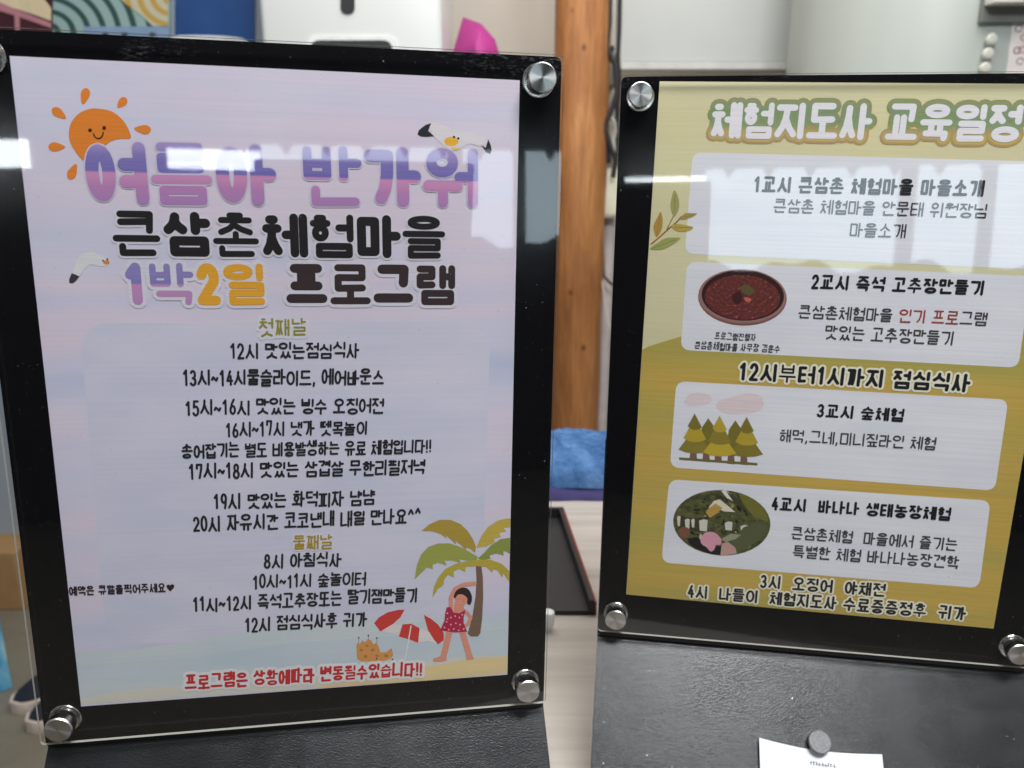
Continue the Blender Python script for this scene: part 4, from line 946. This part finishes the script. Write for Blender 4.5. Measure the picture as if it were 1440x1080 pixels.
g = bm_obj('wrapping_bag', bm, simple('magenta_paper', rgb(168, 50, 130), 0.45, 0, 0.12, 20), smooth=True); g.location = mp_
tag(g, 'crumpled magenta wrapping bag standing beside the white appliance', 'bag')
cr_ = empty('cupboard', Matrix.Translation((-0.45, 1.42, FLOOR_Z)), 'cream low cupboard behind the left sign holder', 'cupboard')
top_z = at_y(670, 125, 1.35).z-FLOOR_Z
bm_obj('carcass', box_bm(-0.1, 0.5, -0.13, 0.3, 0, top_z, 0.003), simple('cupboard_cream', rgb(206, 198, 184), 0.5), cr_)
# posters pinned on a partition at the left
LY = 1.5
pn = struct(quad_box('partition_wall', -2.6, at_y(364, 0, LY).x, LY+0.01, LY+0.06, FLOOR_Z, 2.0, m_wall(rgb(150, 160, 172), rgb(168, 178, 188))))
def hung(name, pts, mat, label, cat, y=LY, th=0.004, parts=()):
    c = at_y(*pts[2], y); root = empty(name, Matrix.Translation(c), label, cat)
    q = [at_y(u, v, y)-c for u, v in pts]
    n = len(q); v = [(p.x, 0, p.z) for p in q]+[(p.x, -th, p.z) for p in q]
    f = [list(range(n)), list(range(n, 2*n))[::-1]]+[[k, (k+1) % n, n+(k+1) % n, n+k] for k in range(n)]
    mesh_obj('sheet', v, f, mat, root); return root, c
wv = NT('wave_print'); w_ = wv.n('ShaderNodeTexWave', wave_type='RINGS', rings_direction='Y'); ctr = at_y(75, 130, LY)
cw = at_y(240, 58, LY); mpv = wv.coord((1, 1, 1.25), loc=(cw.x-ctr.x, 0, (cw.z-ctr.z)*1.25)); wv.l(mpv, w_.inputs['Vector']); w_.inputs['Scale'].default_value = 9.0; w_.inputs['Distortion'].default_value = 0.4
wv.col(wv.ramp(w_.outputs['Fac'], [(0.60, rgb(150, 178, 178)), (0.74, rgb(48, 82, 78))])); wv.rough(0.5)
r_, c = hung('wave_poster', [(76, -30), (160, -30), (240, -30), (240, 58), (76, 58)], wv.m, 'pale teal poster with dark green curved stripes, yellow stripes at its corner', 'poster')
yb = NT('yellow_stripe_print'); w2 = yb.n('ShaderNodeTexWave', wave_type='RINGS', rings_direction='Y'); yb.l(yb.coord((1, 1, 1.25), loc=(0.0, 0, 0.05)), w2.inputs['Vector']); w2.inputs['Scale'].default_value = 11
yb.col(yb.ramp(w2.outputs['Fac'], [(0.4, rgb(200, 196, 170)), (0.7, rgb(196, 160, 80))])); yb.rough(0.5)
def patch(root, c, pts, mat, name, th=0.0055, y=LY):
    q = [at_y(u, v, y)-c for u, v in pts]; n = len(q); v = [(p.x, -0.0035, p.z) for p in q]+[(p.x, -th, p.z) for p in q]
    f = [list(range(n)), list(range(n, 2*n))[::-1]]+[[k, (k+1) % n, n+(k+1) % n, n+k] for k in range(n)]
    return mesh_obj(name, v, f, mat, root)
patch(r_, c, [(150, -25), (238, -25), (237, 37), (216, 37), (200, 22), (178, 6)], yb.m, 'yellow_stripes')
patch(r_, c, [(120, 38), (239.5, 38), (239.5, 57), (120, 57)], ink(134, 160, 190), 'blue_strip', 0.0062)
for u in (150, 177, 216): patch(r_, c, smooth_closed([(u-5, 49), (u, 46), (u+5, 49), (u, 52.5)], 3), ink(56, 66, 72), 'dark_mark', 0.0070)
r_, c = hung('blue_poster', [(247, -30), (300, -30), (358, -30), (358, 64), (247, 64)], simple('blue_print', rgb(38, 78, 138), 0.45, 0, 0.18, 8), 'plain deep blue poster between the striped poster and the white appliance', 'poster')
patch(r_, c, smooth_closed([(244, 52), (285, 50), (335, 53), (350, 60), (345, 66), (250, 66)], 3), ink(232, 238, 240), 'white_corner')
r_, c = hung('framed_picture', [(-40, -30), (20, -30), (74, -30), (74, 60), (-40, 60)], simple('maroon_print', rgb(72, 38, 46), 0.4, 0, 0.2, 12), 'maroon picture with pink bars and a pale yellow corner at the far left', 'picture')
patch(r_, c, [(-40, -30), (40, -30), (73.5, 12), (73.5, 30), (52, 22), (-40, -8)], ink(222, 206, 170), 'yellow_corner')
patch(r_, c, [(-40, -4), (-2, 2), (30, 16), (73.8, 33), (73.8, 40), (28, 24), (-40, 3)], ink(188, 128, 140), 'pink_bar', 0.0062)
patch(r_, c, [(23, 20), (29, 22), (30, 58), (24, 58)], ink(186, 132, 142), 'pink_bar', 0.0068)

# ------------------------------------------------------------------ floor at the left: shoes and boxes
NAVY = simple('navy_canvas', rgb(26, 30, 46), 0.8, 0, 0.2, 60, 0.2, 500); SOLE = simple('pale_rubber', rgb(206, 190, 178), 0.6)
def shoe(u, v, yaw, label):
    p = at_z(u, v, FLOOR_Z)+Vector((-math.sin(yaw)*0.137, math.cos(yaw)*0.137, 0)); root = empty('shoe', Matrix.Translation(p) @ Matrix.Rotation(yaw, 4, 'Z'), label, 'shoe', 'pair of navy shoes on the floor')
    def outline(k, s=1.0): # length along -y (toe forward), k 0..1
        w_ = (0.036+0.012*math.sin(math.pi*min(1, k*1.25)))*(1 if k < 0.82 else math.sqrt(max(0.0, 1-((k-0.82)/0.18)**2)))*(1 if k > 0.08 else math.sqrt(1-((0.08-k)/0.08)**2*0.8))
        return w_*s
    N = 26; bm = bmesh.new(); rings = []
    for lev, (z, s) in enumerate(((0, 1.0), (0.004, 1.05), (0.026, 1.05), (0.028, 1.0))):
        ring = []
        for sgn in (1, -1):
            for i in range(N+1):
                k = i/N if sgn == 1 else 1-i/N
                ring.append(bm.verts.new((sgn*max(outline(k, s), 0.0008), 0.135-0.27*k-(0.003*s if k > 0.9 else 0), z)))
        rings.append(ring)
    m_ = len(rings[0])
    for a, b in zip(rings, rings[1:]):
        for i in range(m_): bm.faces.new((a[i], a[(i+1) % m_], b[(i+1) % m_], b[i]))
    bm.faces.new(rings[0][::-1]); bm.faces.new(rings[-1]); bmesh.ops.recalc_face_normals(bm, faces=bm.faces)
    bm_obj('sole', bm, SOLE, root, smooth=True)
    bm = bmesh.new(); G = []
    for i in range(N+1):
        k = i/N; hgt = 0.028+(0.052 if k < 0.35 else 0.052*(1-((k-0.35)/0.65)**1.4)+0.012*math.sin(math.pi*k)); wv_ = max(outline(k, 0.94), 0.0008)
        G.append([bm.verts.new((wv_*math.cos(t)*(1 if abs(math.cos(t)) > 0.5 else 1), 0.130-0.262*k, 0.027+(hgt-0.027)*math.sin(t)**0.8 if math.sin(t) > 0 else 0.027)) for t in [math.pi*j/12 for j in range(13)]])
    for a, b in zip(G, G[1:]):
        for j in range(12): bm.faces.new((a[j], a[j+1], b[j+1], b[j]))
    bmesh.ops.remove_doubles(bm, verts=bm.verts, dist=0.0002); bmesh.ops.recalc_face_normals(bm, faces=bm.faces)
    bm_obj('upper', bm, NAVY, root, smooth=True)
    return root
shoe(17, 1003, -0.75, 'navy shoe with pale sole, farther of the pair, by the blue carton')
shoe(39, 1030, -0.72, 'navy shoe with pale sole, nearer of the pair, half behind the left holder')
cbx = NT('carton_print'); fcx = cbx.noise(cbx.coord(), 9, 3, 0.5, 1.0)
cbx.col(cbx.ramp(fcx, [(0.38, rgb(70, 160, 206)), (0.5, rgb(130, 196, 224)), (0.58, rgb(214, 230, 236)), (0.72, rgb(90, 170, 120))])); cbx.rough(0.5)
p = at_z(18, 968, FLOOR_Z)
bx = bm_obj('carton', box_bm(-0.30, 0, 0, 0.2, 0, 0.18, 0.003), cbx.m); bx.location = p; bx.rotation_euler = (0, 0, 0.70)
tag(bx, 'blue and white printed carton on the floor at the left edge', 'carton')
p = at_z(34, 858, FLOOR_Z)
cx = bm_obj('cardboard_box', box_bm(-0.5, 0.0, 0, 0.3, 0, 0.165, 0.004), simple('cardboard', rgb(176, 138, 92), 0.8, 0, 0.08, 20)); cx.location = p
tag(cx, 'plain brown cardboard box on the floor behind the blue carton', 'box')
p = at_z(34, 850, FLOOR_Z)
sb = bm_obj('black_bag', box_bm(-0.6, -0.02, 0, 0.25, 0, 1.12, 0.04, 4), simple('bag_black', (0.015, 0.015, 0.017, 1), 0.7, 0, 0.3, 15), smooth=True); sb.location = (p.x, p.y+0.31, FLOOR_Z)
tag(sb, 'tall soft black bag standing behind the brown cardboard box', 'bag')

# ------------------------------------------------------------------ shop front behind the camera, seen as reflections in the clear sheets
DKW = simple('dark_window_frame', (0.03, 0.03, 0.032, 1), 0.6)
struct(quad_box('room_wall', -4, 4, -3.25, -3.12, FLOOR_Z, 2.4, simple('dark_room_wall', (0.035, 0.034, 0.034, 1), 0.8)))
sf = struct(mesh_obj('shop_front', *slab([(-0.1, 0), (0.1, 0), (0.1, 0.01), (-0.1, 0.01)], 0, 0.01), DKW)); sf.location = (0, -3.0, FLOOR_Z)
for x0, x1 in ((0.70, 0.76), (0.985, 1.035)):
    bm_obj('mullion', box_bm(x0, x1, -0.02, 0.0, 0.9, 1.6), DKW, sf)
pts = [(-0.2, 1.465)]; x = -0.2
while x < 1.45:
    pts += [(x+0.06, 1.465), (x+0.07, 1.452), (x+0.088, 1.422), (x+0.104, 1.450), (x+0.112, 1.463)]; x += 0.158
pts += [(1.5, 1.50), (1.5, 1.62), (-0.2, 1.62)]
n = len(pts); v = [(a, 0.0, b) for a, b in pts]+[(a, -0.01, b) for a, b in pts]
mesh_obj('valance', v, [list(range(n))[::-1], list(range(n, 2*n))]+[[k, (k+1) % n, n+(k+1) % n, n+k] for k in range(n)], DKW, sf)

ph = empty('phone', Matrix.Translation(CAM+Vector((-0.012, -0.012, 0.0))-Fv*0.006) @ Matrix.Rotation(-PITCH, 4, 'X'), 'dark phone mirrored faintly in the clear sheets', 'phone')
bm_obj('body', box_bm(-0.095, 0.100, -0.009, 0.0, -0.046, 0.042, 0.0035, 3), simple('phone_dark', (0.02, 0.02, 0.022, 1), 0.4), ph, smooth=True)
for z_ in (0.018, -0.006): bm_obj('lens_ring', lathe_bm([(0.007, 0), (0.007, 0.002), (0.005, 0.002), (0.0045, 0.0012), (0.0002, 0.0012)], 20), simple('lens_black', (0.01, 0.01, 0.012, 1), 0.15), ph, smooth=True).matrix_local = Matrix.Translation((0.06, 0.0002, z_)) @ Matrix.Rotation(-math.pi/2, 4, 'X')
pts = [(-0.2, 1.02)]; rs = random.Random(11)  # lumpy dark strip, added to break up the reflected window's lower edge
for k in range(60):
    x = -0.2+1.7*k/59; pts.append((x, 1.075+0.022*math.sin(k*0.42)+0.014*math.sin(k*0.9+1)))
pts.append((1.5, 1.02)); n = len(pts); v = [(a, 0.0, b) for a, b in pts]+[(a, -0.01, b) for a, b in pts]
mesh_obj('sill_silhouette', v, [list(range(n))[::-1], list(range(n, 2*n))]+[[k, (k+1) % n, n+(k+1) % n, n+k] for k in range(n)], DKW, sf)
